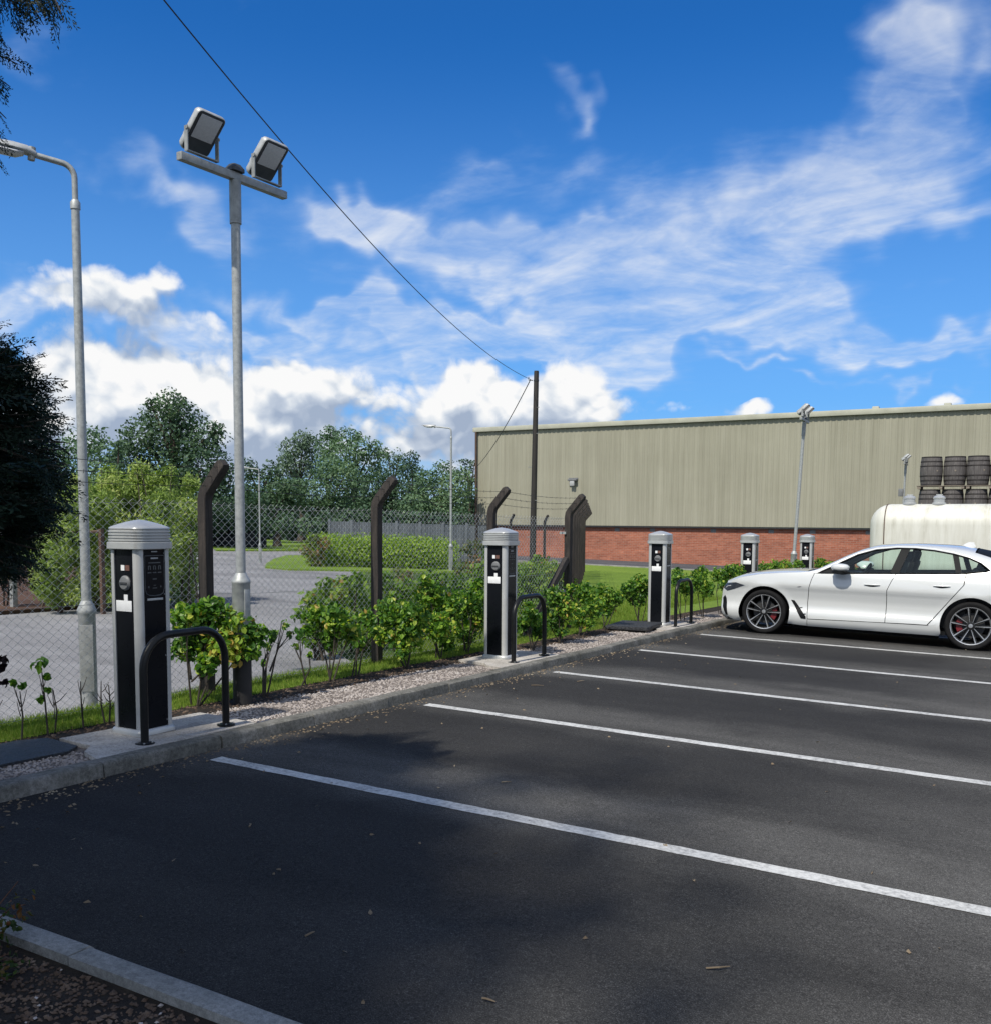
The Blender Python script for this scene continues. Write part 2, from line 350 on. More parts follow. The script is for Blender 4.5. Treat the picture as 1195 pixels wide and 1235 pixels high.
def wnoise(scale, detail, rough, vec, dist=0.0, color=False, dim='3D'):
    n = N(nt, 'ShaderNodeTexNoise'); n.noise_dimensions = dim; setin(n, Scale=scale, Detail=detail, Roughness=rough, Distortion=dist)
    nt.links.new(vec, n.inputs['Vector']); return n.outputs['Color' if color else 'Fac']
# wobble the direction so cloud edges are ragged
w1 = vmath('SUBTRACT', wnoise(9, 3, 0.6, tc, color=True), (0.5, 0.5, 0.5)).outputs[0]
dW = vmath('ADD', tc, vmath('SCALE', w1, s=0.17).outputs[0]).outputs[0]
dC = vmath('ADD', tc, vmath('SCALE', w1, s=0.05).outputs[0]).outputs[0]
def blobs(L, d):
    acc = None
    for ex, ey, ez, fx, fy, fz, w in L:
        u = vmath('DOT_PRODUCT', d, (ex, ey, ez)).outputs['Value']
        v = vmath('DOT_PRODUCT', d, (fx, fy, fz)).outputs['Value']
        r2 = math_(nt, 'MULTIPLY_ADD', u, u, math_(nt, 'MULTIPLY', v, v))
        e = math_(nt, 'POWER', 0.40, r2)
        acc = math_(nt, 'MULTIPLY', e, w) if acc is None else math_(nt, 'MULTIPLY_ADD', e, w, acc)
    return acc
def maprange(v, a, b, c=0.0, d=1.0, smooth=True):
    m = N(nt, 'ShaderNodeMapRange'); m.interpolation_type = 'SMOOTHSTEP' if smooth else 'LINEAR'
    nt.links.new(v, m.inputs[0])
    for i, x in enumerate((a, b, c, d)): m.inputs[1 + i].default_value = x
    return m.outputs[0]
# thin high cloud lies on a flat layer: noise in its plane, foreshortened towards the horizon
sepd = N(nt, 'ShaderNodeSeparateXYZ'); nt.links.new(tc, sepd.inputs[0])
inv = math_(nt, 'DIVIDE', 1.0, math_(nt, 'ADD', math_(nt, 'MAXIMUM', sepd.outputs[2], 0.0), 0.16))
pl_ = vmath('SCALE', tc); nt.links.new(inv, pl_.inputs['Scale'])
mp = N(nt, 'ShaderNodeMapping'); mp.inputs['Rotation'].default_value = (0, 0, R(-62)); mp.inputs['Scale'].default_value = (0.85, 1.05, 0.4)
nt.links.new(pl_.outputs[0], mp.inputs[0])
n1 = wnoise(2.2, 5, 0.60, mp.outputs[0], 0.6, dim='2D'); n2 = wnoise(9, 5, 0.60, mp.outputs[0], 0.25, dim='2D')
fill_cloud = maprange(vmath('DOT_PRODUCT', tc, (-0.47, 0.81, 0.35)).outputs['Value'], 0.62, 0.15)   # unseen white cloud added outside the view to neutralise the ambient light
cden = math_(nt, 'MULTIPLY_ADD', math_(nt, 'MINIMUM', blobs(CIR, dW), 0.92), 0.95, -0.06)
for n_, k_ in ((n1, 1.25), (n2, 0.55)): cden = math_(nt, 'ADD', cden, math_(nt, 'MULTIPLY_ADD', n_, k_, -0.5 * k_))
ca = math_(nt, 'ADD', maprange(cden, 0.10, 1.40, 0.0, 0.86), math_(nt, 'MULTIPLY', fill_cloud, 0.72), clamp=True)
# heaped cloud near the horizon: rounded lumps, lit from above
mp2 = N(nt, 'ShaderNodeMapping'); mp2.inputs['Scale'].default_value = (1, 1, 1.25); nt.links.new(dC, mp2.inputs[0])
def lumps(vec):
    acc = None
    for sc_, k_ in ((13, 0.50), (31, 0.30), (72, 0.20)):
        v = N(nt, 'ShaderNodeTexVoronoi', feature='F1'); setin(v, Scale=sc_); nt.links.new(vec, v.inputs['Vector'])
        x = math_(nt, 'MULTIPLY_ADD', v.outputs['Distance'], -k_, k_); acc = x if acc is None else math_(nt, 'ADD', acc, x)
    return acc
upv = (0.006, -0.010, 0.022)
pA = lumps(mp2.outputs[0]); pB = lumps(vmath('ADD', mp2.outputs[0], (0.004, -0.006, 0.016)).outputs[0])
cumb = blobs(CUM, dC); cumu = blobs(CUM, vmath('ADD', dC, upv).outputs[0])
pn = wnoise(12, 6, 0.70, tc, 0.3)
qden = math_(nt, 'ADD', math_(nt, 'MULTIPLY', cumb, 0.85), math_(nt, 'ADD', math_(nt, 'MULTIPLY_ADD', pA, 1.35, -0.72), math_(nt, 'MULTIPLY_ADD', pn, 1.1, -0.55)))
qden = math_(nt, 'SUBTRACT', qden, maprange(cumb, 0.02, 0.30, 0.6, 0.0))
qa = maprange(qden, 0.34, 0.84)
lit = math_(nt, 'ADD', math_(nt, 'MULTIPLY_ADD', math_(nt, 'SUBTRACT', cumb, cumu), 0.85, 0.29), math_(nt, 'ADD', math_(nt, 'MULTIPLY', math_(nt, 'SUBTRACT', pA, pB), 2.6), math_(nt, 'MULTIPLY_ADD', pn, 1.3, -0.65)))
lit = maprange(lit, -0.18, 1.0, smooth=False)
KS = 0.82 / 0.15
cumcol = mixc(nt, 1.0, ramp(nt, lit, [(0.0, (0.36, 0.44, 0.58)), (0.38, (0.54, 0.61, 0.72)), (0.66, (0.78, 0.82, 0.87)), (0.9, (0.95, 0.95, 0.95))]), (KS, KS, KS), 'MULTIPLY')
circol = mixc(nt, 1.0, ramp(nt, maprange(math_(nt, 'MULTIPLY_ADD', fill_cloud, 1.0, cden), 0.3, 1.2), [(0.0, (0.40, 0.56, 0.86)), (0.6, (0.66, 0.75, 0.90)), (1.0, (0.86, 0.89, 0.93))]), (KS, KS, KS), 'MULTIPLY')
skycol = mixc(nt, 1.0, sky.outputs[0], (0.082, 0.385, 0.74), 'MULTIPLY')
hz = maprange(sepd.outputs[2], 0.44, 0.05, 0.0, 0.60)
skycol = mixc(nt, hz, skycol, (0.24 * KS, 0.50 * KS, 0.92 * KS))
hz = maprange(sepd.outputs[2], 0.12, -0.02, 0.0, 0.8)
skycol = mixc(nt, hz, skycol, (0.58 * KS, 0.70 * KS, 0.86 * KS))
c1 = mixc(nt, ca, skycol, circol)
c2 = mixc(nt, qa, c1, cumcol)
nt.links.new(c2, bg.inputs['Color']); nt.links.new(bg.outputs[0], wout.inputs[0])

scene.view_settings.view_transform = 'Standard'; scene.view_settings.look = 'None'
scene.view_settings.exposure = 0.3; scene.view_settings.gamma = 1.0
scene.cycles.max_bounces = 6; scene.cycles.transparent_max_bounces = 16

# ================================================================ the setting
def sheet(name, mat, xs, ys, dz, inside=None, kind='structure'):
    """a sheet lying on the terrain, as a grid with sloped corners"""
    V = [(x, y, gz(x, y) + dz) for y in ys for x in xs]; nx = len(xs); F = []
    for j in range(len(ys) - 1):
        for i in range(nx - 1):
            F.append((j * nx + i, j * nx + i + 1, (j + 1) * nx + i + 1, (j + 1) * nx + i))
    return tag(link_mesh(name, V, F, mat), kind=kind)
def polysheet(name, mat, poly, dz, kind='structure', thick=0.0):
    """polygon lying on the terrain (all inside its flat-sloped part); with thick it gets an edge"""
    n = len(poly); V = [(x, y, gz(x, y) + dz) for x, y in poly]; F = [tuple(range(n))]
    if thick:
        V += [(x, y, gz(x, y) + dz - thick) for x, y in poly]
        F += [(i, i + n, (i + 1) % n + n, (i + 1) % n) for i in range(n)]
    return tag(link_mesh(name, V, F, mat), kind=kind)
def span(*a): return list(a)

sheet('ground', MT['rough_grass'], span(-900, -300, -70, -40, -20, -10, 0, 20, 60, 300, 900), span(-900, -200, -60, -30, 0, 20, 40, 70, 300, 900), -0.012)
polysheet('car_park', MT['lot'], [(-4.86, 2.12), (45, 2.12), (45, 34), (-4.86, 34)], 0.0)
polysheet('yard', MT['yard'], [(-60, 35.6), (60, 35.6), (60, 41.98), (-60, 41.98)], 0.0)
polysheet('yard_kerb', MT['kerb2'], [(-25.4, 35.3), (-4.9, 35.3), (-4.9, 35.6), (-25.4, 35.6)], 0.06, thick=0.08)
# service road beyond the fence, its junction and grass islands
polysheet('service_road', MT['road'], [(-6.42, 3.0), (-6.42, 8.3), (-8.2, 9.6), (-13.1, 15.1), (-15.4, 18.7), (-18.0, 23.2), (-21.2, 27.8), (-34.0, 47.0), (-60.0, 60.0), (-60, 44.0), (-44, 32.0), (-29.0, 25.8), (-19.2, 17.4), (-13.9, 13.2), (-13.5, 10.3), (-13.5, 8.6)], 0.0)
polysheet('mulch_bed', MT['mulch'], [(-13.6, 6.0), (-13.6, 10.3), (-14.0, 13.2), (-19.3, 17.5), (-24, 19), (-24, 6.0)], 0.05, thick=0.06)
polysheet('lawn_verge', MT['lawn'], [(-31.4, 30.6), (-30.3, 34.8), (-31.6, 37.6), (-40.4, 46.4), (-47, 50), (-50, 47), (-41.0, 39.0)], 0.05, thick=0.06)
polysheet('grass_island', MT['lawn'], [(-22.4, 24.0), (-24.5, 26.6), (-26.6, 29.6), (-26.3, 31.0), (-23.8, 28.6), (-20.4, 23.8), (-17.0, 26.9), (-15.9, 25.6), (-19.6, 21.9), (-20.8, 22.2)], 0.05, thick=0.06)
polysheet('lawn', MT['lawn'], [(-6.42, 8.6), (-6.42, 13.2), (-6.42, 34), (-4.99, 34), (-4.99, 35.3), (-17.5, 35.3), (-11.4, 22.0), (-8.4, 16.0)], 0.02)
# verge strips between kerb and fence
V0, V1 = 1.0, 34.0
def strip(name, mat, x0, x1, dz, y0=V0, y1=V1):
    ys = [y0 + (y1 - y0) * i / 30 for i in range(31)]
    return sheet(name, mat, [x0, (x0 + x1) / 2, x1], ys, dz)
strip('gravel_bed', MT['gravelbase'], -5.62, -4.975, 0.055)
strip('soil_strip', MT['soil'], -5.90, -5.60, 0.062)
strip('grass_strip', MT['lawn'], -6.42, -5.88, 0.066)
E2 = MB(); E2.m = 0
ys = [V0 + i * 0.5 for i in range(67)]
for a, b in zip(ys[:-1], ys[1:]):
    E2.add([(x, y, gz(x, y) + z) for y in (a, b) for x, z in ((-6.42, 0.066), (-6.44, -0.02))], [(0, 1, 3, 2)])
tag(E2.build('verge_edge', MT['soil']), kind='structure')

def kerbrun(name, mat, p0, p1, outward, w=0.125, h=0.085, unit=0.915, wob=0.004, rad=0.018, z0=-0.05):
    """kerb stones laid end to end from p0 to p1; the road face lies on the line p0-p1"""
    mb = MB(); p0 = Vector(p0); p1 = Vector(p1); d = (p1 - p0); L = d.length; d.normalize(); o = Vector(outward)
    n = int(L / unit); r = random.Random(5)
    for i in range(n):
        a = p0 + d * (i * L / n + 0.004); b = p0 + d * ((i + 1) * L / n - 0.004); dz = r.uniform(-wob, wob); dx = r.uniform(-wob, wob)
        prof = [(0.0, z0), (0.006, h - rad * 1.4), (0.012, h - rad * .5), (0.028, h), (w, h), (w, z0)]
        rings = []
        for k in range(5):
            q = a.lerp(b, k / 4)
            rings.append([Vector((q.x + o.x * (t + dx + r.uniform(-.0018, .0018)), q.y + o.y * (t + dx), gz(q.x, q.y) + z + dz + (r.uniform(-.0025, .0025) if z > 0 else 0))) for t, z in prof])
        mb.loft(rings)
    return tag(mb.build(name, mat, smooth=40), kind='structure')
kerbrun('kerb', MT['kerb'], (-4.86, 1.0), (-4.86, 33.9), (-1, 0))
kerbrun('bed_kerb', MT['kerb2'], (-4.80, 2.18), (6.0, 2.18), (0, -1), w=0.115, h=0.075, unit=0.915)
# planting bed in the foreground under the conifer
bed = sheet('planting_bed', MT['soil'], [-12, -6, -4.9, -3, -1, 2, 6], [-8, -4, 0, 1.2, 2.064], 0.042)
polysheet('corner_bed', MT['soil'], [(-12.0, -1.0), (-4.985, -1.0), (-4.985, 1.6), (-5.9, 3.0), (-6.44, 3.0), (-12, 6.2)], 0.05, thick=0.06)

# painted bay lines, each a thin sheet 4 mm above the asphalt
for i in range(-1, 8):
    y = 4.522 + i * 2.4146; r = random.Random(40 + i)
    if i < 0: continue
    w = 0.052; x0 = -4.68; x1 = 0.35
    xs = [x0 + (x1 - x0) * k / 60 for k in range(61)]
    V = []
    for x in xs:
        V += [(x, y - w + r.uniform(-.004, .004), gz(x, y) + .004), (x, y + w + r.uniform(-.004, .004), gz(x, y) + .004)]
    tag(link_mesh('bay_line', V, [(2 * k, 2 * k + 2, 2 * k + 3, 2 * k + 1) for k in range(60)], MT['paint']), kind='structure')

# concrete pads under the chargers
CH = [(-5.392, 4.562 + 4.881 * n) for n in range(5)]
for n, (x, y) in enumerate(CH):
    r = random.Random(n)
    P = [(-4.986, y - .70), (-4.986, y + .66), (-5.60 + r.uniform(-.03, .03), y + .68), (-5.63, y - .48), (-5.30, y - .50), (-5.20, y - .62)]
    polysheet('concrete_pad', MT['pad'], P, 0.083, thick=0.06)

# loose gravel, grass blades, litter: nobody could count these
def scatter_stones(name, mat, n, xr, yf, zf, s0, s1, seed=1, keep=None):
    g = np.random.default_rng(seed)
    ph = (1 + 5 ** .5) / 2
    base = np.array([(1, 0, 0), (-1, 0, 0), (0, 1, 0), (0, -1, 0), (0, 0, 1), (0, 0, -1)], float)
    fc = np.array([(0, 2, 4), (2, 1, 4), (1, 3, 4), (3, 0, 4), (2, 0, 5), (1, 2, 5), (3, 1, 5), (0, 3, 5)])
    V = []; F = []; k = 0
    for i in range(n):
        x = g.uniform(*xr); y = yf(g.random())
        if keep and not keep(x, y): continue
        s = g.uniform(s0, s1) * np.array([1, g.uniform(.6, 1), g.uniform(.45, .75)])
        a = g.uniform(0, 6.28); c, sn = math.cos(a), math.sin(a)
        v = base * s * g.uniform(.75, 1.2, (6, 1))
        tl = g.uniform(-.5, .5); v = np.stack([v[:, 0], v[:, 1] * math.cos(tl) - v[:, 2] * math.sin(tl), v[:, 1] * math.sin(tl) + v[:, 2] * math.cos(tl)], 1)
        v = np.stack([v[:, 0] * c - v[:, 1] * sn + x, v[:, 0] * sn + v[:, 1] * c + y, v[:, 2] + zf(x, y) + s[2] * .3], 1)
        V.append(v); F.append(fc + 6 * k); k += 1
    return tag(link_mesh(name, np.concatenate(V), np.concatenate(F), mat), kind='stuff')
def offpad(x, y):
    for cx, cy in CH:
        if cy - .60 < y < cy + .66 and x > -5.62: return False
    return True
scatter_stones('loose_gravel', MT['stone'], 16000, (-5.62, -4.99), lambda t: 2.2 + 15 * t ** 1.5, lambda x, y: gz(x, y) + .055, .006, .017, 3, offpad)
scatter_stones('bed_chippings', MT['chip'], 11000, (-3.9, -0.6), lambda t: 0.9 + 1.14 * t, lambda x, y: gz(x, y) + .042, .004, .014, 4)
scatter_stones('pale_bed_stones', MT['stone'], 150, (-3.9, -0.6), lambda t: 0.9 + 1.14 * t, lambda x, y: gz(x, y) + .046, .004, .011, 8)
scatter_stones('kerb_foot_litter', MT['drylitter'], 2900, (-4.855, -4.66), lambda t: 2.2 + 15 * t ** 1.4, lambda x, y: gz(x, y) - .002, .004, .015, 5, lambda x, y: random.random() < math.exp(-((x + 4.86) * 11)))
scatter_stones('soil_crumbs', MT['chip'], 3800, (-5.92, -5.55), lambda t: 2.2 + 15 * t ** 1.5, lambda x, y: gz(x, y) + .06, .006, .018, 6)

def blades(name, mat, n, xf, yf, zf, h0, h1, w, seed=2, lean=.35):
    g = np.random.default_rng(seed)
    x = xf(g.random(n), g.random(n)); y = yf(x, g.random(n)) if callable(yf) else yf
    V, F, T = [], [], []
    z = np.array([zf(a, b) for a, b in zip(x, y)])
    h = g.uniform(h0, h1, n); a = g.uniform(0, 6.28, n); l = g.uniform(0.05, lean, n) * h; b = g.uniform(0, 6.28, n)
    wx, wy = np.cos(a) * w, np.sin(a) * w; lx, ly = np.cos(b) * l, np.sin(b) * l
    V = np.stack([np.stack([x - wx, y - wy, z], 1), np.stack([x + wx, y + wy, z], 1), np.stack([x + lx + wx * .5, y + ly + wy * .5, z + h * .6], 1), np.stack([x + lx * 1.9, y + ly * 1.9, z + h], 1), np.stack([x + lx - wx * .5, y + ly - wy * .5, z + h * .6], 1)], 1).reshape(-1, 3)
    F = (np.arange(n)[:, None] * 5 + np.array([0, 1, 2, 3, 4])[None]).astype(int)
    T = np.repeat(np.clip(g.normal(.5, .22, n), 0, 1), 5)
    return tag(link_mesh(name, V, F, mat, tint=T), kind='stuff')
blades('verge_grass_blades', MT['blade'], 42000, lambda a, b: -6.42 + .56 * a, lambda x, t: 2.6 + 13.5 * t ** 1.5, lambda x, y: gz(x, y) + .062, .018, .055, .003, 2)
blades('lawn_grass_blades', MT['blade'], 34000, lambda a, b: -6.42 - 3.8 * a * b, lambda x, t: 9.0 - (x + 6.42) * 1.7 + 12 * t ** 1.3, lambda x, y: gz(x, y) + .018, .03, .10, .005, 9)

# scraps on the asphalt
def scraps(name, mat, pts, seed, lw):
    r = random.Random(seed); V = []; F = []
    for x, y in pts:
        a = r.uniform(0, 6.28); L = r.uniform(*lw[0]); W = r.uniform(*lw[1]); c, s = math.cos(a), math.sin(a); b = len(V); z = gz(x, y)
        for u, v, h in ((-L, 0, .003), (-L * .3, -W, .004 + r.uniform(0, .012)), (L * .5, -W * .8, .004 + r.uniform(0, .012)), (L, 0, .004 + r.uniform(0, .01)), (L * .4, W, .004), (-L * .4, W * .9, .005)):
            V.append((x + u * c - v * s, y + u * s + v * c, z + h))
        F.append(tuple(range(b, b + 6)))
    return tag(link_mesh(name, V, F, mat), kind='stuff')
r = random.Random(77); pts = []
for i in range(330):
    t = r.random(); y = 2.4 + 14 * t ** 1.3; x = -4.83 + abs(r.gauss(0, .22)) if r.random() < .62 else r.uniform(-4.8, 1.5)
    pts.append((x, y))
scraps('dry_leaf_scraps', MT['drylitter'], pts, 5, ((.006, .018), (.003, .008)))
scraps('pale_paper_scraps', MT['drylitter'], [(r.uniform(-4.6, .8), 2.4 + 9 * r.random() ** 1.4) for i in range(26)] + [(-1.52, 3.32), (-1.9, 7.0)], 6, ((.006, .018), (.004, .010)))
mbt = MB()
for x, y, a, L in ((-1.05, 3.33, .4, .09), (-3.5, 3.6, 2.0, .05), (-4.2, 8.9, .9, .1), (-4.45, 8.4, .1, .12), (-2.4, 2.75, 1.2, .05), (-2.9, 5.1, .3, .06), (-1.6, 2.7, -.3, .05)):
    z = gz(x, y) + .006
    mbt.tube([(x, y, z), (x + L * .5 * math.cos(a), y + L * .5 * math.sin(a), z + .006), (x + L * math.cos(a + .3), y + L * math.sin(a + .3), z)], [.004, .004, .002], 5)
tag(mbt.build('dry_straws', MT['drylitter']), kind='stuff')

# small manhole mat beside the first charger, and the raised lid further along
def wavy_cover():
    mb = MB(); x, y = -5.33, 3.45; z = gz(x, y) + .083
    c = [(-5.33, 3.15), (-5.30, 3.90), (-5.38, 4.03), (-5.72, 4.06), (-5.80, 3.90), (-5.80, 3.15)]
    n = len(c); V = [(a, b, gz(a, b) + .062) for a, b in c] + [(a, b, gz(a, b) + .078) for a, b in c]
    mb.add(V, [tuple(range(n, 2 * n))] + [(i, (i + 1) % n, (i + 1) % n + n, i + n) for i in range(n)])
    return tag(mb.build('access_mat', MT['plasticlid'], smooth=30), 'dark ribbed access mat lying on the gravel left of the nearest charging post', 'access cover')
wavy_cover()
rt_ = empty('chamber_lid', (-5.50, 13.60, gz(-5.5, 13.6) + .06), R(6), 'flat black chamber lid raised on the gravel before the third charging post', 'chamber lid')
mb = MB(); mb.box((0, 0, .055), (.62, .86, .05), bevel=.008); mb.build('lid_plate', MT['plasticlid'], rt_)
mb = MB(); mb.box((0, 0, .012), (.56, .80, .06)); mb.build('lid_frame', MT['blackpaint'], rt_)

# ================================================================ charging posts
def rrect(hx, hy, r, z, n=5, off=0.0):
    pts = []
    hx += off; hy += off; r = max(.001, r + off)
    for cx, cy, a0 in ((hx - r, hy - r, 0), (-hx + r, hy - r, PI / 2), (-hx + r, -hy + r, PI), (hx - r, -hy + r, 1.5 * PI)):
        for k in range(n):
            a = a0 + PI / 2 * k / (n - 1)
            pts.append(Vector((cx + r * math.cos(a), cy + r * math.sin(a), z)))
    return pts
HW = 0.142
def make_charger():
    root = empty('charging_post', (0, 0, 0))
    b = MB(); b.loft([rrect(HW - .012, HW - .012, .03, z) for z in (0.03, 1.25)]); b.build('core', MT['blackpanel'], root)
    b = MB(); b.loft([rrect(HW + .010, HW + .010, .05, 0, off=o) if False else [v + Vector((0, 0, z)) for v in rrect(HW + o, HW + o, .05, 0)] for o, z in ((.016, 0), (.016, .022), (.010, .034), (.004, .040))])
    b.build('plinth', MT['alu'], root, 30)
    # corner columns: quarter-round extrusions
    for sx_, sy_ in ((1, 1), (1, -1), (-1, 1), (-1, -1)):
        c = MB(); w = .052
        prof = [(HW - w, HW - .004), (HW - w, HW - .028), (HW - .03, HW - .034), (HW - .034, HW - .03), (HW - .028, HW - w), (HW - .004, HW - w)]
        arc = [(HW, HW - w + .006)] + [(HW - .042 + .042 * math.cos(a), HW - .042 + .042 * math.sin(a)) for a in [PI / 2 * k / 7 for k in range(8)]] + [(HW - w + .006, HW)]
        P = arc + prof
        ring = [Vector((x * sx_, y * sy_, 0)) for x, y in P]
        if sx_ * sy_ < 0: ring.reverse()
        c.loft([[v + Vector((0, 0, z)) for v in ring] for z in (.036, 1.252)])
        c.build('corner_column', MT['alu'], root, 40)
    # cap: skirt, ribs and low dome
    k = MB(); rings = []
    prof = [(.020, 1.238), (.023, 1.242), (.023, 1.282), (.012, 1.287)]
    for i in range(4):
        z = 1.290 + i * .019
        prof += [(.008, z), (.016, z + .003), (.016, z + .012), (.008, z + .016)]
    prof += [(.012, 1.368), (.014, 1.374), (.012, 1.380), (.002, 1.388), (-.03, 1.402), (-.07, 1.417), (-.11, 1.428), (-.138, 1.433)]
    for o, z in prof:
        rr = .062 if o > -.02 else max(.004, .062 + o * .42)
        h = HW + o
        ring = rrect(h, h, min(rr, h), z, 6)
        rings.append(ring)
    k.loft(rings); k.build('cap', MT['alucap'], root, 28)
    # faces: sockets on the two -y/+y sides, displays on the two x sides
    def onface(mb, face, u, z, du, dz, t, n=.0, bevel=0.0):
        d = HW - .011 + n + t / 2
        if face == 'y': mb.box((u, -d, z), (du, t, dz), bevel=bevel)
        elif face == 'Y': mb.box((-u, d, z), (du, t, dz), bevel=bevel)
        elif face == 'x': mb.box((d, u, z), (t, du, dz), bevel=bevel)
        else: mb.box((-d, -u, z), (t, du, dz), bevel=bevel)
    for f, sg in (('y', -1), ('Y', 1)):
        s = MB(); yy = sg * (HW - .011)
        s.lathe([(.050, 0), (.050, sg * .008), (.044, sg * .014), (.040, sg * .020), (.014, sg * .022)], 24, (0.012 * -sg, yy, 1.015), 'y')
        so_ = s.build('socket', MT['midgrey'], root, 30)
        s2 = MB(); s2.box((0.012 * -sg, yy + sg * .025, 1.015), (.07, .006, .014), bevel=.002); s2.build('socket_flap_grip', MT['darkgrey'], so_)
        l = MB(); onface(l, f, -.008, .862, .150, .072, .003, bevel=.001); l.build('white_label', MT['white'], root)
        l = MB(); onface(l, f, .012, .918, .036, .040, .003); l.build('white_label', MT['white'], root)
        l = MB(); onface(l, f, -.012, 1.115, .034, .036, .003); l.build('white_label', MT['white'], root)
        l = MB(); onface(l, f, .033, 1.115, .040, .036, .003); l.build('brown_label', MT['brownlabel'], root)
    for f in ('x', 'X'):
        d = MB(); onface(d, f, 0, .60, .178, 1.10, .006); d.build('door_panel', MT['blackpanel'], root)
        # display surround: a fine raised loop with a curved lower edge
        loop = [(-.078, 1.195), (.078, 1.195), (.080, 1.16), (.080, .975), (.070, .945), (.045, .932), (0, .928), (-.045, .932), (-.070, .945), (-.080, .975), (-.080, 1.16)]
        sgn = 1 if f == 'x' else -1
        b = MB(); b.tube([(sgn * (HW - .011 + .0065), u * sgn, z) for u, z in loop], .0028, 6, close=True)
        b.build('display_surround', MT['dimlines'], root, 60)
        t = MB(); onface(t, f, 0, 1.06, .150, .25, .0012, .006)
        for u, z, w, h in ((0, 1.222, .05, .007), (0, 1.178, .060, .010)): onface(t, f, u, z, w, h, .0016, .0062)
        t.M = [0] * 6 + [1] * (len(t.M) - 6); t.m = 2
        onface(t, f, 0, 1.148, .100, .006, .0015, .006)
        for u in (-.042, 0, .042):
            onface(t, f, u - .008, 1.115, .006, .026, .0015, .006); onface(t, f, u + .008, 1.115, .006, .026, .0015, .006); onface(t, f, u, 1.127, .010, .004, .0015, .006)
            onface(t, f, u, 1.083, .030, .006, .0015, .006)
        onface(t, f, 0, 1.040, .034, .007, .0015, .006); onface(t, f, 0, .980, .036, .005, .0015, .006); onface(t, f, 0, .998, .02, .004, .0015, .006)
        for u in (-.050, .050): onface(t, f, u, .988, .008, .012, .0015, .006)
        t.build('display', [MT['blackpanel'], MT['palelines'], MT['dimlines']], root)
        t = MB(); onface(t, f, 0, .905, .130, .015, .006, .004, bevel=.002); t.build('bright_strip', MT['alu'], root)
        for u, z in ((.080, 1.21), (.080, .935), (.080, .52), (.080, .08)):
            t = MB(); sx_ = sgn * (HW - .011 + .006)
            t.lathe([(.006, sx_), (.006, sx_ + sgn * .003), (.003, sx_ + sgn * .004)], 10, (0, u * sgn, z), 'x')
            t.build('lock', MT['midgrey'], root)
    return root
CHL = ['nearest and largest silver and black charging post, standing left of the galvanised floodlight mast',
       'second nearest silver and black charging post, in front of the wire fence corner',
       'silver and black charging post just left of the white car, before the red brick wall',
       'silver and black charging post half hidden behind the white car bonnet front',
       'farthest and smallest charging post, half hidden behind the white car near its windscreen']
proto = make_charger()
for i, (x, y) in enumerate(CH):
    o = proto if i == 0 else copy_tree(proto)
    o.location = (x, y, gz(x, y) + .083)
    tag(o, CHL[i], 'charger', 'charging posts along the kerb')

def make_hoop():
    root = empty('hoop_guard', (0, 0, 0)); rr = .21; w = .355; h = .69; r_ = .0255
    P = [(0, -w, 0.0), (0, -w, h - rr)]
    for k in range(1, 9):
        a = PI - PI / 2 * k / 8
        P.append((0, -w + rr + rr * math.cos(a), h - rr + rr * math.sin(a)))
    P += [(0, 0, h)]
    for k in range(0, 9):
        a = PI / 2 - PI / 2 * k / 8
        P.append((0, w - rr + rr * math.cos(a), h - rr + rr * math.sin(a)))
    P.append((0, w, 0))
    m = MB(); m.tube(P, r_, 16); m.build('hoop_tube', MT['blackpaint'], root, 50)
    for s in (-1, 1):
        f = MB(); f.lathe([(.062, 0), (.062, .006), (.058, .008), (.030, .009), (.028, .014)], 22, (0, s * w, 0)); fo = f.build('base_flange', MT['blackpaint'], root, 40)
        for k in range(4):
            g = MB(); a = PI / 4 + k * PI / 2
            g.lathe([(.007, .008), (.007, .014), (.004, .017)], 6, (.045 * math.cos(a), s * w + .045 * math.sin(a), 0))
            g.build('bolt', MT['galvdark'], fo)
    return root
HL = ['black hoop guard in front of the nearest charging post', 'black hoop guard beside the second nearest charging post', 'black hoop guard beside the charging post left of the white car']
ph_ = make_hoop()
for i in range(3):
    o = ph_ if i == 0 else copy_tree(ph_)
    x = -5.085; y = CH[i][1] + .10 + (.0 if i < 2 else .14)
    o.location = (x, y, gz(x, y) + .084); tag(o, HL[i], 'bollard', 'hoop guards along the kerb')

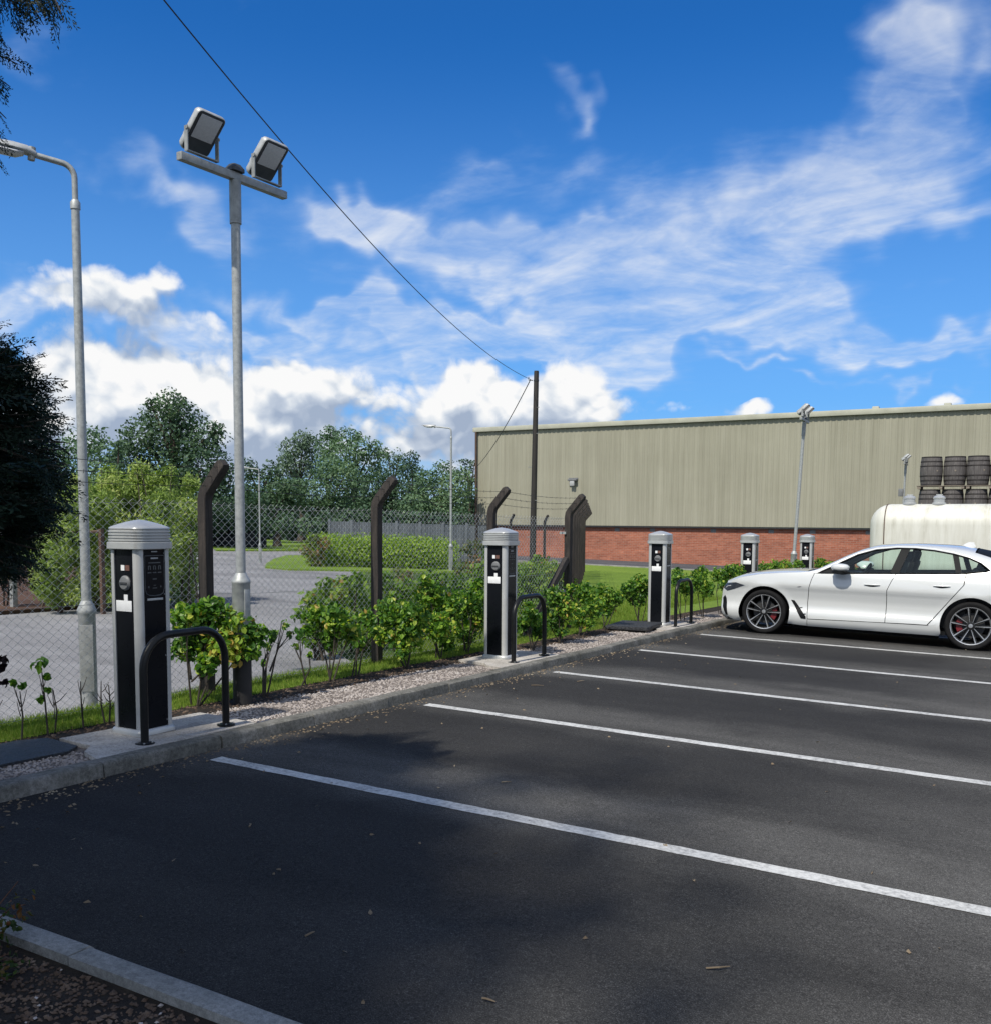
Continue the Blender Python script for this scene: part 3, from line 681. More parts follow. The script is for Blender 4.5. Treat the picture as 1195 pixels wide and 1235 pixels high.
# ================================================================ floodlight masts
def flood_head(root, y0, name='floodlight', tilt=44, det=True):
    """LED flood lamp on a stirrup, glass turned to +x and down"""
    M = Matrix.Translation(Vector((.02, y0, .185))) @ Matrix.Rotation(R(tilt), 4, 'Y') @ Matrix.Scale(.78, 4)
    def tr(mb): mb.V = [tuple(M @ Vector(v)) for v in mb.V]; return mb
    # local: plate in y (width) and z (height), normal +x
    b = MB(); hw, hh = .165, .205
    prof = [(-.055, -.045), (-.045, -.012), (-.02, -.002), (.012, 0), (.022, -.006)]
    rings = []
    for x, o in prof:
        ring = rrect(hw + o, hh + o, .045 + max(-.02, o), 0, 5)
        rings.append([Vector((x, v.x, v.y)) for v in ring])
    b.loft(rings); bo = tr(b).build(name, MT['floodbody'], root, 35)
    g = MB(); g.loft([[Vector((x, v.x, v.y)) for v in rrect(hw + o, hh + o, .035, 0, 5)] for x, o in ((.021, -.010), (.026, -.012))]); tr(g).build('front_plate', MT['flooddark'], bo, 35)
    l = MB(); l.box((.027, 0, .055), (.006, .245, .235), bevel=.002); tr(l).build('lens', MT['lens'], bo)
    f = MB()
    for k in range(9): f.box((-.062, -.12 + k * .03, .03), (.05, .006, .26))
    f.box((-.07, 0, -.14), (.06, .2, .09), bevel=.01); tr(f).build('cooling_fins', MT['floodbody'], bo)
    s = MB()
    for sy_ in (-1, 1):
        s.box((.01, y0 + sy_ * .143, .105), (.035, .008, .18)); s.lathe([(.014, 0), (.014, .012)], 8, (.02, y0 + sy_ * .147 - .006, .180), 'y')
    s.box((.01, y0, .020), (.035, .294, .008)); s.build('stirrup', MT['galvdark'], root)
def make_mast():
    root = empty('floodlight_mast', (0, 0, 0))
    b = MB(); b.lathe([(.074, -.05), (.074, .50)], 20); b.build('black_foot', MT['footblack'], root, 40)  # lowest part of the mast, black
    b = MB(); b.lathe([(.071, .50), (.071, .965), (.075, .97), (.075, .985), (.066, 1.0), (.042, 1.045), (.039, 1.05)], 24, cap=False); bb = b.build('base_section', MT['galv'], root, 40)
    d = MB(); d.box((.0675, -.0, .80), (.0085, .055, .24), bevel=.003); d.build('access_door', MT['galv'], bb)
    b = MB(); b.lathe([(.0385, 1.04), (.037, 2.5), (.0355, 3.75)], 20); b.build('shaft', MT['galv'], root, 60)
    b = MB(); b.lathe([(.045, 3.74), (.045, 4.06)], 20); b.build('spigot', MT['galvdark'], root, 40)
    b = MB(); b.box((0, 0, 4.092), (.058, 1.06, .058), bevel=.006); ho = b.build('crossbar', MT['galvdark'], root)
    k = MB(); k.loft([[Vector((v.x, v.y, z)) for v in rrect(.055 + o, .06 + o, .02, 0)] for o, z in ((0, 4.126), (0, 4.15), (-.02, 4.18))]); k.build('junction_box', MT['flooddark'], root)
    sub = empty('lamp_carrier', (0, 0, 4.126)); sub.parent = root
    return root
def finish_mast(root):
    sub = [c for c in root.children if c.name.startswith('lamp_carrier')][0]
    bpy.data.objects.remove(sub)
    for y0 in (-.325, .325):
        t = empty('x', (0, 0, 0)); before = set(root.children)
        flood_head(t, y0)
        for ch in list(t.children):
            ch.parent = root; ch.location = (0, 0, 4.126)
        bpy.data.objects.remove(t)
mast0 = make_mast(); finish_mast(mast0)
ML = ['nearest tall galvanised floodlight mast with two lamps, behind the bushiest verge shrub',
      'leaning galvanised floodlight mast with two lamps rising behind the white car bonnet',
      'distant floodlight mast seen above the cream tank, with a grey box on its shaft']
for i, (x, y, lean, rz) in enumerate(((-5.67, 5.78, (0, 0), R(-3)), (-5.67, 23.8, (R(0), R(2.6)), R(4)), (-5.42, 39.2, (0, R(1.2)), R(2)))):
    o = mast0 if i == 0 else copy_tree(mast0)
    o.location = (x, y, gz(x, y) + .06); o.rotation_euler = (lean[0], lean[1], rz)
    if i == 2:
        b = MB(); b.box((-.11, -.02, 3.05), (.16, .16, .28), bevel=.01); b.build('control_box', MT['midgrey'], o)
    tag(o, ML[i], 'floodlight', 'floodlight masts along the verge')

# ================================================================ street lamps
def street_lamp(x, y, h, arm, adir, s, label, base=True, detail=True):
    root = empty('street_lamp', (x, y, gz(x, y)), 0, label, 'street lamp', 'street lamps along the service road')
    rb, rs = .066 * s, .035 * s
    if base:
        hb = .80 * min(1, h / 4.2)
        b = MB(); b.lathe([(rb * .98, -.1), (rb * .98, hb - .04), (rb * 1.08, hb - .03), (rb * 1.08, hb), (rs * 1.1, hb + .07)], 20, cap=False); bb = b.build('base_section', MT['galv'], root, 40)
        d = MB(); d.box((rb * .62, -rb * .62, hb * .52), (.10, .02, hb * .66), Matrix.Rotation(R(45), 3, 'Z'), .004); d.build('access_door', MT['galvdark'], bb)
    else: hb = 0
    b = MB(); b.lathe([(rs * 1.08, hb), (rs, h * .6), (rs * .86, h - .28)], 16); b.build('shaft', MT['galv'], root, 60)
    a = Vector((adir[0], adir[1], 0)).normalized(); q = .10 * s
    P = [Vector((0, 0, h - .30)), Vector((0, 0, h - q))]
    for k in range(1, 7):
        t = PI / 2 * k / 6
        P.append(Vector((0, 0, h - q)) + a * (q - q * math.cos(t)) + Vector((0, 0, q * math.sin(t))))
    P.append(a * arm + Vector((0, 0, h + arm * .10)))
    b = MB(); b.tube(P, rs * .62, 10); b.lathe([(rs * 1.05, h - .33), (rs * 1.05, h - .28), (rs * .7, h - .26)], 14); b.build('bracket', MT['galv'], root, 50)
    # lantern: long flattened body
    lt = empty('l', (0, 0, 0)); L = .46 * s; e = a.cross(Vector((0, 0, 1))); u = (a + Vector((0, 0, .10))).normalized(); w = u.cross(e) * -1
    if w.z < 0: w = -w
    o = a * (arm - .04) + Vector((0, 0, h + arm * .10))
    b = MB(); rings = []
    for t, hw, top, bot in ((0, .03, .028, -.028), (.05, .045, .04, -.035), (.14, .068, .062, -.02), (.35, .085, .065, -.012), (.7, .078, .048, -.01), (.92, .05, .026, -.008), (1, .02, .01, -.004)):
        ring = []
        for k in range(14):
            an = 2 * PI * k / 14; cz = math.sin(an)
            ring.append(o + u * (t * L) + e * (hw * .85 * s * math.cos(an)) + w * ((top if cz > 0 else -bot) * .8 * s * cz))
        rings.append(ring)
    b.loft(rings); bo = b.build('lantern', MT['floodbody'], root, 40)
    if detail:
        b = MB(); rings = []
        for t, hw, bot in ((.18, .045, -.024), (.3, .068, -.048), (.6, .066, -.05), (.85, .04, -.030), (.9, .01, -.012)):
            rings.append([o + u * (t * L) + e * (hw * s * math.cos(2 * PI * k / 12)) + w * (s * (bot * .5 + .5 * abs(bot) * math.sin(2 * PI * k / 12)) - .004) for k in range(12)])
        b.loft(rings); b.build('bowl', MT['lens'], bo, 40)
        b = MB(); b.tube([o + u * .03 - w * .05, o + u * .03 + w * .045], .026 * s, 8); b.build('arm_clamp', MT['galvdark'], bo)
    bpy.data.objects.remove(lt)
    return root
street_lamp(-6.64, 5.09, 4.17, .30, (-.30, -.45), 1.0, 'nearest and tallest street lamp, behind the wire fence at the left by the conifer')
street_lamp(-16.55, 25.87, 4.42, .55, (-.88, -.18), 1.0, 'street lamp at the right end of the clipped hedge, left of the warehouse corner', detail=True)
street_lamp(-23.3, 24.65, 3.10, .45, (-.85, -.35), .75, 'short pale street lamp on the grass island right of the nearest floodlight mast')
street_lamp(-37.5, 47.8, 3.25, .55, (-.85, -.35), .85, 'small distant street lamp before the dark trees, left of the second fence post', base=False, detail=False)
street_lamp(-44.5, 43.9, 3.35, .40, (.85, .5), .85, 'smallest distant street lamp seen right of the nearest fence post', base=False, detail=False)

# ================================================================ timber pole and its cables
px, py = -12.75, 24.05
root = empty('telegraph_pole', (px, py, gz(px, py)), 0, 'tall dark timber pole standing before the warehouse with cables at its top', 'utility pole')
b = MB(); b.lathe([(.092, -.2), (.088, .5), (.076, 3), (.066, 5.65), (.06, 5.68)], 16); b.build('pole_shaft', MT['polewood'], root, 50)
b = MB()
b.lathe([(.073, 5.40), (.073, 5.44)], 16)
b.tube([(-.06, -.08, 5.42), (-.14, -.17, 5.42), (-.14, -.17, 5.50)], .012, 6); b.build('bracket', MT['steelblk'], root)
for z in (1.2, 2.2, 3.1, 4.0, 4.7):
    b = MB(); b.tube([(.06 * (-1) ** int(z * 3), -.04, z), (.15 * (-1) ** int(z * 3), -.09, z)], .009, 5)
    b.build('step', MT['galvdark'], root)
root.rotation_euler = (R(.3), R(.9), 0)
top = Vector((px - .05, py - .1, gz(px, py) + 5.45))
def cable(name, a, b_, sag, rad, label):
    a = Vector(a); b_ = Vector(b_); P = []
    for k in range(41):
        t = k / 40; q = a.lerp(b_, t); q.z -= sag * 4 * t * (1 - t); P.append(q)
    m = MB(); m.tube(P, rad, 6); return tag(m.build(name, MT['cable'], None, 60), label, 'cable')
cable('overhead_cable', top, (-6.83, 5.76, 6.13), .50, .0065, 'black overhead cable sagging from the timber pole to the top of the picture')
cable('overhead_cable', top, (-24.0, 39.5, 3.9), .25, .012, 'thin cable running down from the timber pole behind the warehouse corner')

# ================================================================ chain link fence with cranked posts
FX = -6.20
fence = empty('chain_link_fence', (FX, 0.0, gz(FX, 0)), 0, 'galvanised chain link fence on dark cranked posts with barbed wire, between verge and service road', 'fence')
fo = Vector(fence.location)
def fpost(x, y, leanx, leany, h=1.70, s=.090, z0=.06, zoff=0.0, tw=0.0):
    b = MB(); c = Vector((x, y, gz(x, y))) - fo
    a = Vector((leanx, leany, 0)); e = Vector((-leany, leanx, 0)); hs = s / 2; cr = .026
    def ring(o, up, s2=hs):
        k = s2 * .88
        v = a.cross(up) if False else None
        f = up
        return [o + f * s2 + e * k, o + f * k + e * s2, o - f * k + e * s2, o - f * s2 + e * k, o - f * s2 - e * k, o - f * k - e * s2, o + f * k - e * s2, o + f * s2 - e * k]
    U = Vector((0, 0, 1)); d = (a * .66 + U * .75).normalized(); nrm = (a * .75 - U * .66).normalized()
    k = h
    rings = [ring(c + U * z0 * 0 - U * .1, a), ring(c + U * (h - .03), a)]
    mid = (a + nrm).normalized()
    rings.append(ring(c + U * (h + .03) + a * .012, mid, hs * 1.02))
    rings.append(ring(c + U * (h + .06) + a * .03, nrm)); 
    rings.append(ring(c + U * (h + .06) + a * .03 + d * .27, nrm)); rings.append(ring(c + U * (h + .06) + a * .03 + d * .30 - nrm * 0, nrm, hs * .7))
    b.loft(rings); po = b.build('post', MT['postwood'], fence, 30)
    base = c + U * (h + .06) + a * .03 + nrm * 0
    return [base + d * t for t in (.05, .15, .25)], a
Y0, YC = 1.2, 12.79
ys = [3.55, 5.92, 8.27, 10.62, 12.79]
bw = []
for y in ys: bw.append(fpost(FX, y, 1, 0)[0])
cd = Vector((-.411, .9116, 0)); tips = []
for k in range(1, 9):
    q = Vector((FX, YC, 0)) + cd * (2.35 * k)
    tips.append(fpost(q.x, q.y, cd.y, -cd.x, s=.072)[0])
# brace against the corner post
b = MB(); a = Vector((FX, 12.74, gz(FX, 12.74) + 1.08)) - fo; c = Vector((FX - .02, 11.5, gz(FX, 11.5) + .02)) - fo
b.tube([c, a], .052, 4); b.build('brace', MT['postwood'], fence, 20)
for z in (1.45, .62):
    b = MB(); b.box(Vector((FX - .06, YC, gz(FX, YC) + z)) - fo, (.10, .14, .035)); b.build('strap', MT['galv'], fence)
# the wires of the mesh: every strand is a zigzag that runs top to bottom
def chainmesh(p0, p1, h, z0, cell=.040, r=.0020, dz=.031):
    p0 = Vector(p0); p1 = Vector(p1); L = (p1 - p0).length; d = (p1 - p0) / L; nrm = Vector((-d.y, d.x, 0))
    nz = int(h / dz); n = int(L / cell); V = []; F = []
    off = [(0, r), (r * .87, -r * .5), (-r * .87, -r * .5)]
    for i in range(n):
        b0 = len(V)
        for k in range(nz + 1):
            odd = (k + i) % 2; s = (i + odd + (-.06 if odd == 0 else .06)) * cell
            s = min(max(s, 0), L); q = p0 + d * s; z = z0 + h * k / nz
            w = .006 * math.sin(s * 1.7) + .012 * math.sin(s * .45 + z)
            c = Vector((q.x, q.y, gz(q.x, q.y) + z)) + nrm * (w + .0025 * (1 if k % 2 else -1)) - fo
            for o1, o2 in off: V.append(c + d * o1 + nrm * o2)
        for k in range(nz):
            for m in range(3):
                l = (m + 1) % 3
                F.append((b0 + k * 3 + m, b0 + k * 3 + l, b0 + k * 3 + 3 + l, b0 + k * 3 + 3 + m))
    return V, F
V, F = chainmesh((FX - .06, Y0, 0), (FX - .06, YC, 0), 1.60, .07)
o = link_mesh('mesh', [tuple(v) for v in V], F, MT['mesh'], fence, 180)
e0 = Vector((FX, YC, 0)); e1 = e0 + cd * 19.0
V, F = chainmesh((e0.x - .05, e0.y, 0), (e1.x - .05, e1.y, 0), 1.60, .07)
link_mesh('mesh', [tuple(v) for v in V], F, MT['mesh'], fence, 180)
# tie wires and barbed strands
def run(pts, rad, barbs=True, seed=1):
    b = MB(); rr = random.Random(seed)
    for a, c in zip(pts[:-1], pts[1:]):
        a = Vector(a); c = Vector(c); P = [a.lerp(c, t / 8) - Vector((0, 0, .03 * 4 * (t / 8) * (1 - t / 8))) for t in range(9)]
        b.tube(P, rad, 4, cap=False)
        if barbs:
            L = (c - a).length; n = int(L / .14)
            for k in range(n):
                q = a.lerp(c, (k + .5) / n); q.z -= .12 * ((k + .5) / n) * (1 - (k + .5) / n); v = Vector((rr.uniform(-1, 1), rr.uniform(-.4, .4), rr.uniform(-1, 1))).normalized() * .016
                b.tube([q - v, q + v], rad * .7, 3, cap=False)
    return b
extra = [v + Vector((0, -2.35, 0)) for v in bw[0]]
for t in range(3):
    pts = [extra[t]] + [p[t] for p in bw]
    run(pts, .0030, True, t).build('barbed_wire', MT['steelblk'], fence, 180)
    run([p[t] for p in tips], .0030, False, t).build('barbed_wire', MT['steelblk'], fence, 180)
for z in (1.66, .90, .12):
    pts = [Vector((FX - .065, y, gz(FX, y) + z)) - fo for y in (Y0, 3.55, 5.92, 8.27, 10.62, YC)]
    run(pts, .0022, False).build('line_wire', MT['galvdark'], fence, 180)
# far fence of cranked posts in front of the warehouse
ff = empty('far_fence', (-18.6, 33.3, gz(-18.6, 33.3)), 0, 'far line of small cranked fence posts seen through the mesh before the brick wall', 'fence')
fo2 = Vector(ff.location)
keepf, keepo = fence, fo
fence, fo = ff, fo2
for k in range(-1, 2):
    q = Vector((-18.6, 33.3, 0)) + Vector((1.15, .60, 0)) * (k * 1.0)
    fpost(q.x, q.y, .88, -.47, h=1.62, s=.08)
pts = [Vector((-18.6, 33.3, 0)) + Vector((1.15, .60, 0)) * k for k in (-2.5, 1)]
for z in (.3, .9, 1.5):
    run([Vector((p.x, p.y, gz(p.x, p.y) + z)) - fo for p in pts], .003, False).build('line_wire', MT['galvdark'], ff, 180)
fence, fo = keepf, keepo

# ================================================================ helper: a point seen in direction (px, py) at a depth
F_, CX_, CY_ = 1194.97, 597.5, 726.76
def at(px, py, d):
    v = fw + rt * ((px - CX_) / F_) + up * ((CY_ - py) / F_)
    return Vector((0, 0, 1.566)) + v * d
def ground_at(px, py, dz=0.0):
    v = fw + rt * ((px - CX_) / F_) + up * ((CY_ - py) / F_)
    t = (dz - 1.566) / (v.z - GA * v.x - GB * v.y)
    return Vector((0, 0, 1.566)) + v * t, t

# ================================================================ warehouse
def m_brick():
    m, nt, p, out = newmat('red_brick_wall')
    tc = N(nt, 'ShaderNodeTexCoord').outputs['Object']
    mp = N(nt, 'ShaderNodeMapping'); mp.inputs['Rotation'].default_value = (R(90), 0, 0); nt.links.new(tc, mp.inputs[0])
    b = N(nt, 'ShaderNodeTexBrick'); b.offset = .5
    setin(b, Scale=1.0, Mortar_Size=.006, Mortar_Smooth=.2, Bias=-.1, Brick_Width=.225, Row_Height=.075)
    b.inputs['Color1'].default_value = (.27, .085, .048, 1); b.inputs['Color2'].default_value = (.37, .135, .08, 1); b.inputs['Mortar'].default_value = (.30, .22, .18, 1)
    nt.links.new(mp.outputs[0], b.inputs['Vector'])
    n1 = noise(nt, .8, 6, .7, tc, stretch=(.5, 1, 2.2)); n2 = noise(nt, 14, 3, .7, tc, stretch=(.3, 1, 1))
    c = mixc(nt, 1, b.outputs['Color'], ramp(nt, n1, [(.3, (.72, .72, .74)), (.7, (1.2, 1.15, 1.1))]), 'MULTIPLY')
    c = mixc(nt, 1, c, ramp(nt, n2, [(.3, (.8, .8, .8)), (.7, (1.15, 1.15, 1.15))]), 'MULTIPLY')
    nt.links.new(c, p.inputs['Base Color']); setin(p, Roughness=.9); bump(nt, p, b.outputs['Fac'], -.3, .01)
    return m
def m_clad():
    m, nt, p, out = newmat('cream_profiled_cladding')
    tc = N(nt, 'ShaderNodeTexCoord').outputs['Object']
    n1 = noise(nt, 1.0, 6, .7, tc, stretch=(2.4, 1, .12)); n2 = noise(nt, .22, 4, .6, tc, stretch=(1, 1, 1.6)); n3 = noise(nt, 3.2, 5, .7, tc, stretch=(3.5, 1, .10))
    f = math_(nt, 'ADD', math_(nt, 'MULTIPLY', n1, .5), math_(nt, 'ADD', math_(nt, 'MULTIPLY', n2, .25), math_(nt, 'MULTIPLY', n3, .25)))
    c = ramp(nt, f, [(.32, (.222, .214, .160)), (.5, (.288, .279, .214)), (.68, (.35, .34, .265))])
    nt.links.new(c, p.inputs['Base Color']); setin(p, Roughness=.6); p.inputs['Specular IOR Level'].default_value = .3
    return m
MT['brick'] = m_brick(); MT['clad'] = m_clad()
MT['trim'] = mottle('cream_flashing', (.34, .34, .27), (.42, .42, .34), 2, .5)
MT['roof'] = mottle('grey_roof_sheet', (.20, .20, .19), (.28, .28, .26), 2, .6)
MT['rust'] = mottle('brown_downpipe', (.055, .033, .025), (.10, .06, .042), 6, .7)
WX0, WX1, WY0, WY1, ZC, ZE = -25.35, 42.0, 42.0, 74.0, 1.325, 6.05
wh = empty('warehouse', (WX0, WY0, gz(WX0, WY0)), 0, 'long warehouse with cream ribbed cladding above a red brick wall, behind the car park', 'building')
wo = Vector(wh.location)
def W(x, y, z): return Vector((x, y, z)) - wo
b = MB()
for (x0, y0, x1, y1) in ((WX0, WY0, WX1, WY0), (WX0, WY1, WX0, WY0)):
    zb = -1.8
    b.add([W(x0, y0, zb), W(x1, y1, zb), W(x1, y1, ZC), W(x0, y0, ZC)], [(0, 1, 2, 3)])
b.build('brick_wall', MT['brick'], wh, None)
def ribs(p0, p1, nrm, z0, z1):
    p0 = Vector(p0); p1 = Vector(p1); L = (p1 - p0).length; d = (p1 - p0) / L; n = Vector(nrm); pitch = .23; P = []
    k = 0.0
    while k < L:
        for s, o in ((0, .05), (.11, .05), (.15, .070), (.19, .070)):
            P.append(p0 + d * min(k + s, L) + n * o)
        k += pitch
    V = []
    for q in P: V += [W(q.x, q.y, z0), W(q.x, q.y, z1)]
    return V, [(2 * i, 2 * i + 2, 2 * i + 3, 2 * i + 1) for i in range(len(P) - 1)]
b = MB()
V, F = ribs((WX0, WY0, 0), (WX1, WY0, 0), (0, -1, 0), ZC + .02, ZE - .22); b.add(V, F)
V, F = ribs((WX0, WY1, 0), (WX0, WY0, 0), (-1, 0, 0), ZC + .02, ZE - .22); b.add(V, F)
b.build('cladding', MT['clad'], wh, None)
b = MB()
b.box(W((WX0 + WX1) / 2, WY0 - .06, ZC - .02), (WX1 - WX0 + .2, .17, .07)); b.box(W(WX0 - .06, (WY0 + WY1) / 2 + .12, ZC - .02), (.17, WY1 - WY0, .07))
b.build('drip_flashing', MT['steelblk'], wh)
b = MB()
b.box(W((WX0 + WX1) / 2, WY0 - .08, ZE - .10), (WX1 - WX0 + .30, .26, .22), bevel=.03); b.box(W(WX0 - .08, (WY0 + WY1) / 2 + .15, ZE - .10), (.26, WY1 - WY0, .22), bevel=.03)
b.build('eaves_trim', MT['trim'], wh)
b = MB()
b.add([W(WX0 - .1, WY0 - .1, ZE), W(WX1, WY0 - .1, ZE), W(WX1, (WY0 + WY1) / 2, ZE + 1.0), W(WX0 - .1, (WY0 + WY1) / 2, ZE + 1.0), W(WX0 - .1, WY1, ZE), W(WX1, WY1, ZE)], [(0, 1, 2, 3), (3, 2, 5, 4), (0, 3, 4)])
b.build('roof', MT['roof'], wh, None)
b = MB(); b.tube([W(WX0 + .02, WY0 - .16, -.4), W(WX0 + .02, WY0 - .16, ZE - .2)], .055, 10); b.build('downpipe', MT['rust'], wh)
for x in (-17.9, -16.2, -13.4, -10.9, -9.2, -7.0, -2.5, 2.0):
    b = MB(); b.box(W(x, WY0 - .004, 1.16), (.23, .02, .15)); b.build('air_brick', MT['midgrey'], wh)
b = MB(); b.box(W(-6.9, WY0 - .003, .4), (.025, .012, 1.75)); b.build('movement_joint', MT['kerb2'], wh)
b = MB(); b.box(W(-20.1, WY0 - .10, 3.50), (.46, .05, .08)); b.box(W(-20.1, WY0 - .18, 3.44), (.44, .20, .08), bevel=.02); wl = b.build('wall_light', MT['midgrey'], wh)
b = MB(); b.box(W(-20.1, WY0 - .20, 3.28), (.24, .16, .24), bevel=.05); b.build('diffuser', MT['palelines'], wl)
for x in (-7.4, -4.6):
    b = MB(); b.box(W(x, WY0 + 3.0, ZE + .26), (.28, .28, .34), bevel=.04); b.build('roof_vent', MT['trim'], wh)

# grey panel fence and low dark wall in the distance
gf = empty('panel_fence', at(410, 660, 40), 0, 'low grey panel fence behind the clipped hedge', 'fence'); go = Vector(gf.location)
p0 = at(398, 634, 40); p1 = at(592, 634, 38.5); p0.z = p1.z = 0
d = (p1 - p0).normalized(); L = (p1 - p0).length; ang = math.atan2(d.y, d.x); n = 7
MT['fencegrey'] = mottle('weathered_grey_boards', (.055, .066, .078), (.10, .115, .13), 1.2, .8, stretch=(5, 5, .5))
for k in range(n):
    c = p0 + d * (L * (k + .5) / n); z = gz(c.x, c.y); b = MB()
    for j in range(9):
        q = c + d * (L / n) * ((j - 4) / 9.3); b.box(Vector((q.x, q.y, z + .72)) - go, (L / n / 10.2, .03, 1.42), Matrix.Rotation(ang, 3, 'Z'))
    for zz in (.3, 1.2): b.box(Vector((c.x, c.y, z + zz)) - go + Vector((-d.y, d.x, 0)) * .045, (L / n - .05, .05, .09), Matrix.Rotation(ang, 3, 'Z'))
    b.build('board_panel', MT['fencegrey'], gf)
    q = p0 + d * (L * k / n); b = MB(); b.box(Vector((q.x, q.y, z + .75)) - go, (.11, .11, 1.55), Matrix.Rotation(ang, 3, 'Z'), .01); b.build('post', MT['fencegrey'], gf)
lw = empty('low_wall', at(285, 655, 47), 0, 'low dark wall behind the far strip of lawn, right of the nearest fence post', 'wall'); lo = Vector(lw.location)
c = at(272, 650, 47.5); c.z = gz(c.x, c.y); b = MB(); MT['darkwall'] = concrete('dark_wall_render', (.02, .024, .03), (.035, .04, .05), (.06, .065, .075), .4, 2)
b.box(c - lo + Vector((0, 0, .42)), (3.9, .3, .85), Matrix.Rotation(R(30), 3, 'Z'), .02); b.build('wall_body', MT['darkwall'], lw)
b = MB(); b.box(c - lo + Vector((0, 0, .88)), (4.0, .38, .08), Matrix.Rotation(R(30), 3, 'Z'), .015); b.build('coping', MT['darkwall'], lw)

# ================================================================ tank
MT['tank'] = None
def m_tank():
    m, nt, p, out = newmat('stained_cream_tank')
    tc = N(nt, 'ShaderNodeTexCoord').outputs['Object']
    n1 = noise(nt, 2.0, 7, .72, tc, stretch=(2.6, 1, .25)); n2 = noise(nt, 7, 5, .7, tc, stretch=(2.4, 1, .3)); n3 = noise(nt, .9, 4, .6, tc)
    f = math_(nt, 'ADD', math_(nt, 'MULTIPLY', n1, .5), math_(nt, 'ADD', math_(nt, 'MULTIPLY', n2, .25), math_(nt, 'MULTIPLY', n3, .25)))
    nt.links.new(ramp(nt, f, [(.33, (.36, .35, .29)), (.45, (.53, .525, .46)), (.62, (.64, .64, .585))]), p.inputs['Base Color'])
    setin(p, Roughness=.5); bump(nt, p, n2, .08, .02); return m
MT['tank'] = m_tank()
tx, ty = -4.62, 28.55; tg = gz(-2, 28.5)
tk = empty('storage_tank', (tx, ty, tg), 0, 'long cream stained tank with rounded edges standing behind the white car', 'tank')
HT, HB, HD, LT = 2.41, .35, 1.12, 7.6
def tring(x, o):
    cz = (HT + HB) / 2; hz = (HT - HB) / 2 - o; hy = HD - o; r = max(.02, .55 - o)
    return [Vector((x, v.x, cz + v.y)) for v in rrect(hy, hz, min(r, hy, hz), 0, 9)]
b = MB(); rings = []; rr = .52
for k in range(9):
    a = PI / 2 * k / 8; rings.append(tring(rr - rr * math.cos(PI / 2 - a) if False else rr * (1 - math.sin(a)), rr * (1 - math.cos(a)) if False else rr - rr * math.cos(PI / 2 - (PI / 2 - a)) if False else rr * (1 - math.cos(a))))
rings = [tring(rr * (1 - math.sin(a)), rr * (1 - math.cos(a)) ) for a in [PI / 2 * k / 8 for k in range(8, -1, -1)]]
rings += [tring(LT * k / 10, 0) for k in range(1, 10)]
rings += [tring(LT - rr * (1 - math.sin(a)), rr * (1 - math.cos(a))) for a in [PI / 2 * k / 8 for k in range(0, 9)]]
b.loft(rings); b.build('shell', MT['tank'], tk, 45)
for x in (.42, 3.05, 5.6):
    b = MB(); rg = tring(0, -.006); b.loft([[v + Vector((x + dx, 0, 0)) for v in rg] for dx in (-.012, .012)]); b.build('seam', MT['rust'] if x < 1 else MT['kerb'], tk, 40)
for x in (.95, 1.66):
    b = MB(); b.lathe([(.17, HT - .02), (.17, HT + .03), (.135, HT + .04), (.135, HT + .13), (.15, HT + .14), (.15, HT + .17), (.10, HT + .21), (.03, HT + .225)], 22, (x, -.62, 0)); h = b.build('hatch', MT['alucap'], tk, 35)
    b = MB(); b.box((x, -.62, HT + .235), (.16, .03, .03), bevel=.006); b.build('handle', MT['galv'], h)
for x in (.7, 3.8, 6.9):
    b = MB(); b.box((x, 0, .19), (.22, 1.9, .38), bevel=.02); b.build('saddle', MT['kerb2'], tk)

# ================================================================ casks on pallets
MT['cask'] = mottle('grey_oak_staves', (.042, .038, .039), (.088, .080, .078), 5, .8, 0, .5, 20, stretch=(6, 6, .5), c3=(.155, .145, .14))
MT['hoop'] = mottle('rusty_cask_hoop', (.018, .016, .016), (.045, .038, .034), 12, .6, .3)
MT['pallet'] = mottle('grey_pallet_wood', (.14, .12, .095), (.26, .22, .175), 6, .85)
def make_barrel():
    root = empty('barrel', (0, 0, 0)); b = MB(); Hh = .90; P = []
    for k in range(15):
        t = k / 14; P.append((.290 + .042 * math.sin(PI * t) ** .8, t * Hh))
    P = [(.26, .03), (.27, 0)] + P + [(.27, Hh), (.26, Hh - .03)]
    b.lathe(P, 28); bo = b.build('staves', MT['cask'], root, 40)
    for z in (.025, .16, .30, .60, .74, .875):
        rad = .290 + .042 * math.sin(PI * (z / Hh)) ** .8 + .004
        c = MB(); c.lathe([(rad - .002, z - .022), (rad, z - .02), (rad, z + .02), (rad - .002, z + .022)], 28, cap=False); c.build('hoop', MT['hoop'], root, 40)
    c = MB(); c.lathe([(.028, .318), (.028, .332), (.02, .336)], 12, (0, 0, .45), 'y')
    c.V = [(x, -y, z) for x, y, z in c.V]; c.F = [tuple(reversed(f)) for f in c.F]; c.build('bung', MT['pallet'], root)
    return root
def make_pallet():
    root = empty('pallet', (0, 0, 0)); b = MB()
    for k in range(6): b.box((0, -.30 + k * .12, .098), (1.38, .09, .018))
    b.build('deck', MT['pallet'], root)
    for x in (-.62, 0, .62):
        b = MB(); b.box((x, 0, .048), (.10, .66, .08)); b.build('bearer', MT['pallet'], root)
    return root
bx, by = -3.86, 33.9; bg = gz(-2.5, 33.9)
pb, pp = make_barrel(), make_pallet(); fb = fp = True
TW = ['bottom', 'second', 'third', 'top']; CWn = ['left end', 'second from the left', 'third from the left', 'fourth from the left', 'fifth from the left', 'right end']
r = random.Random(3)
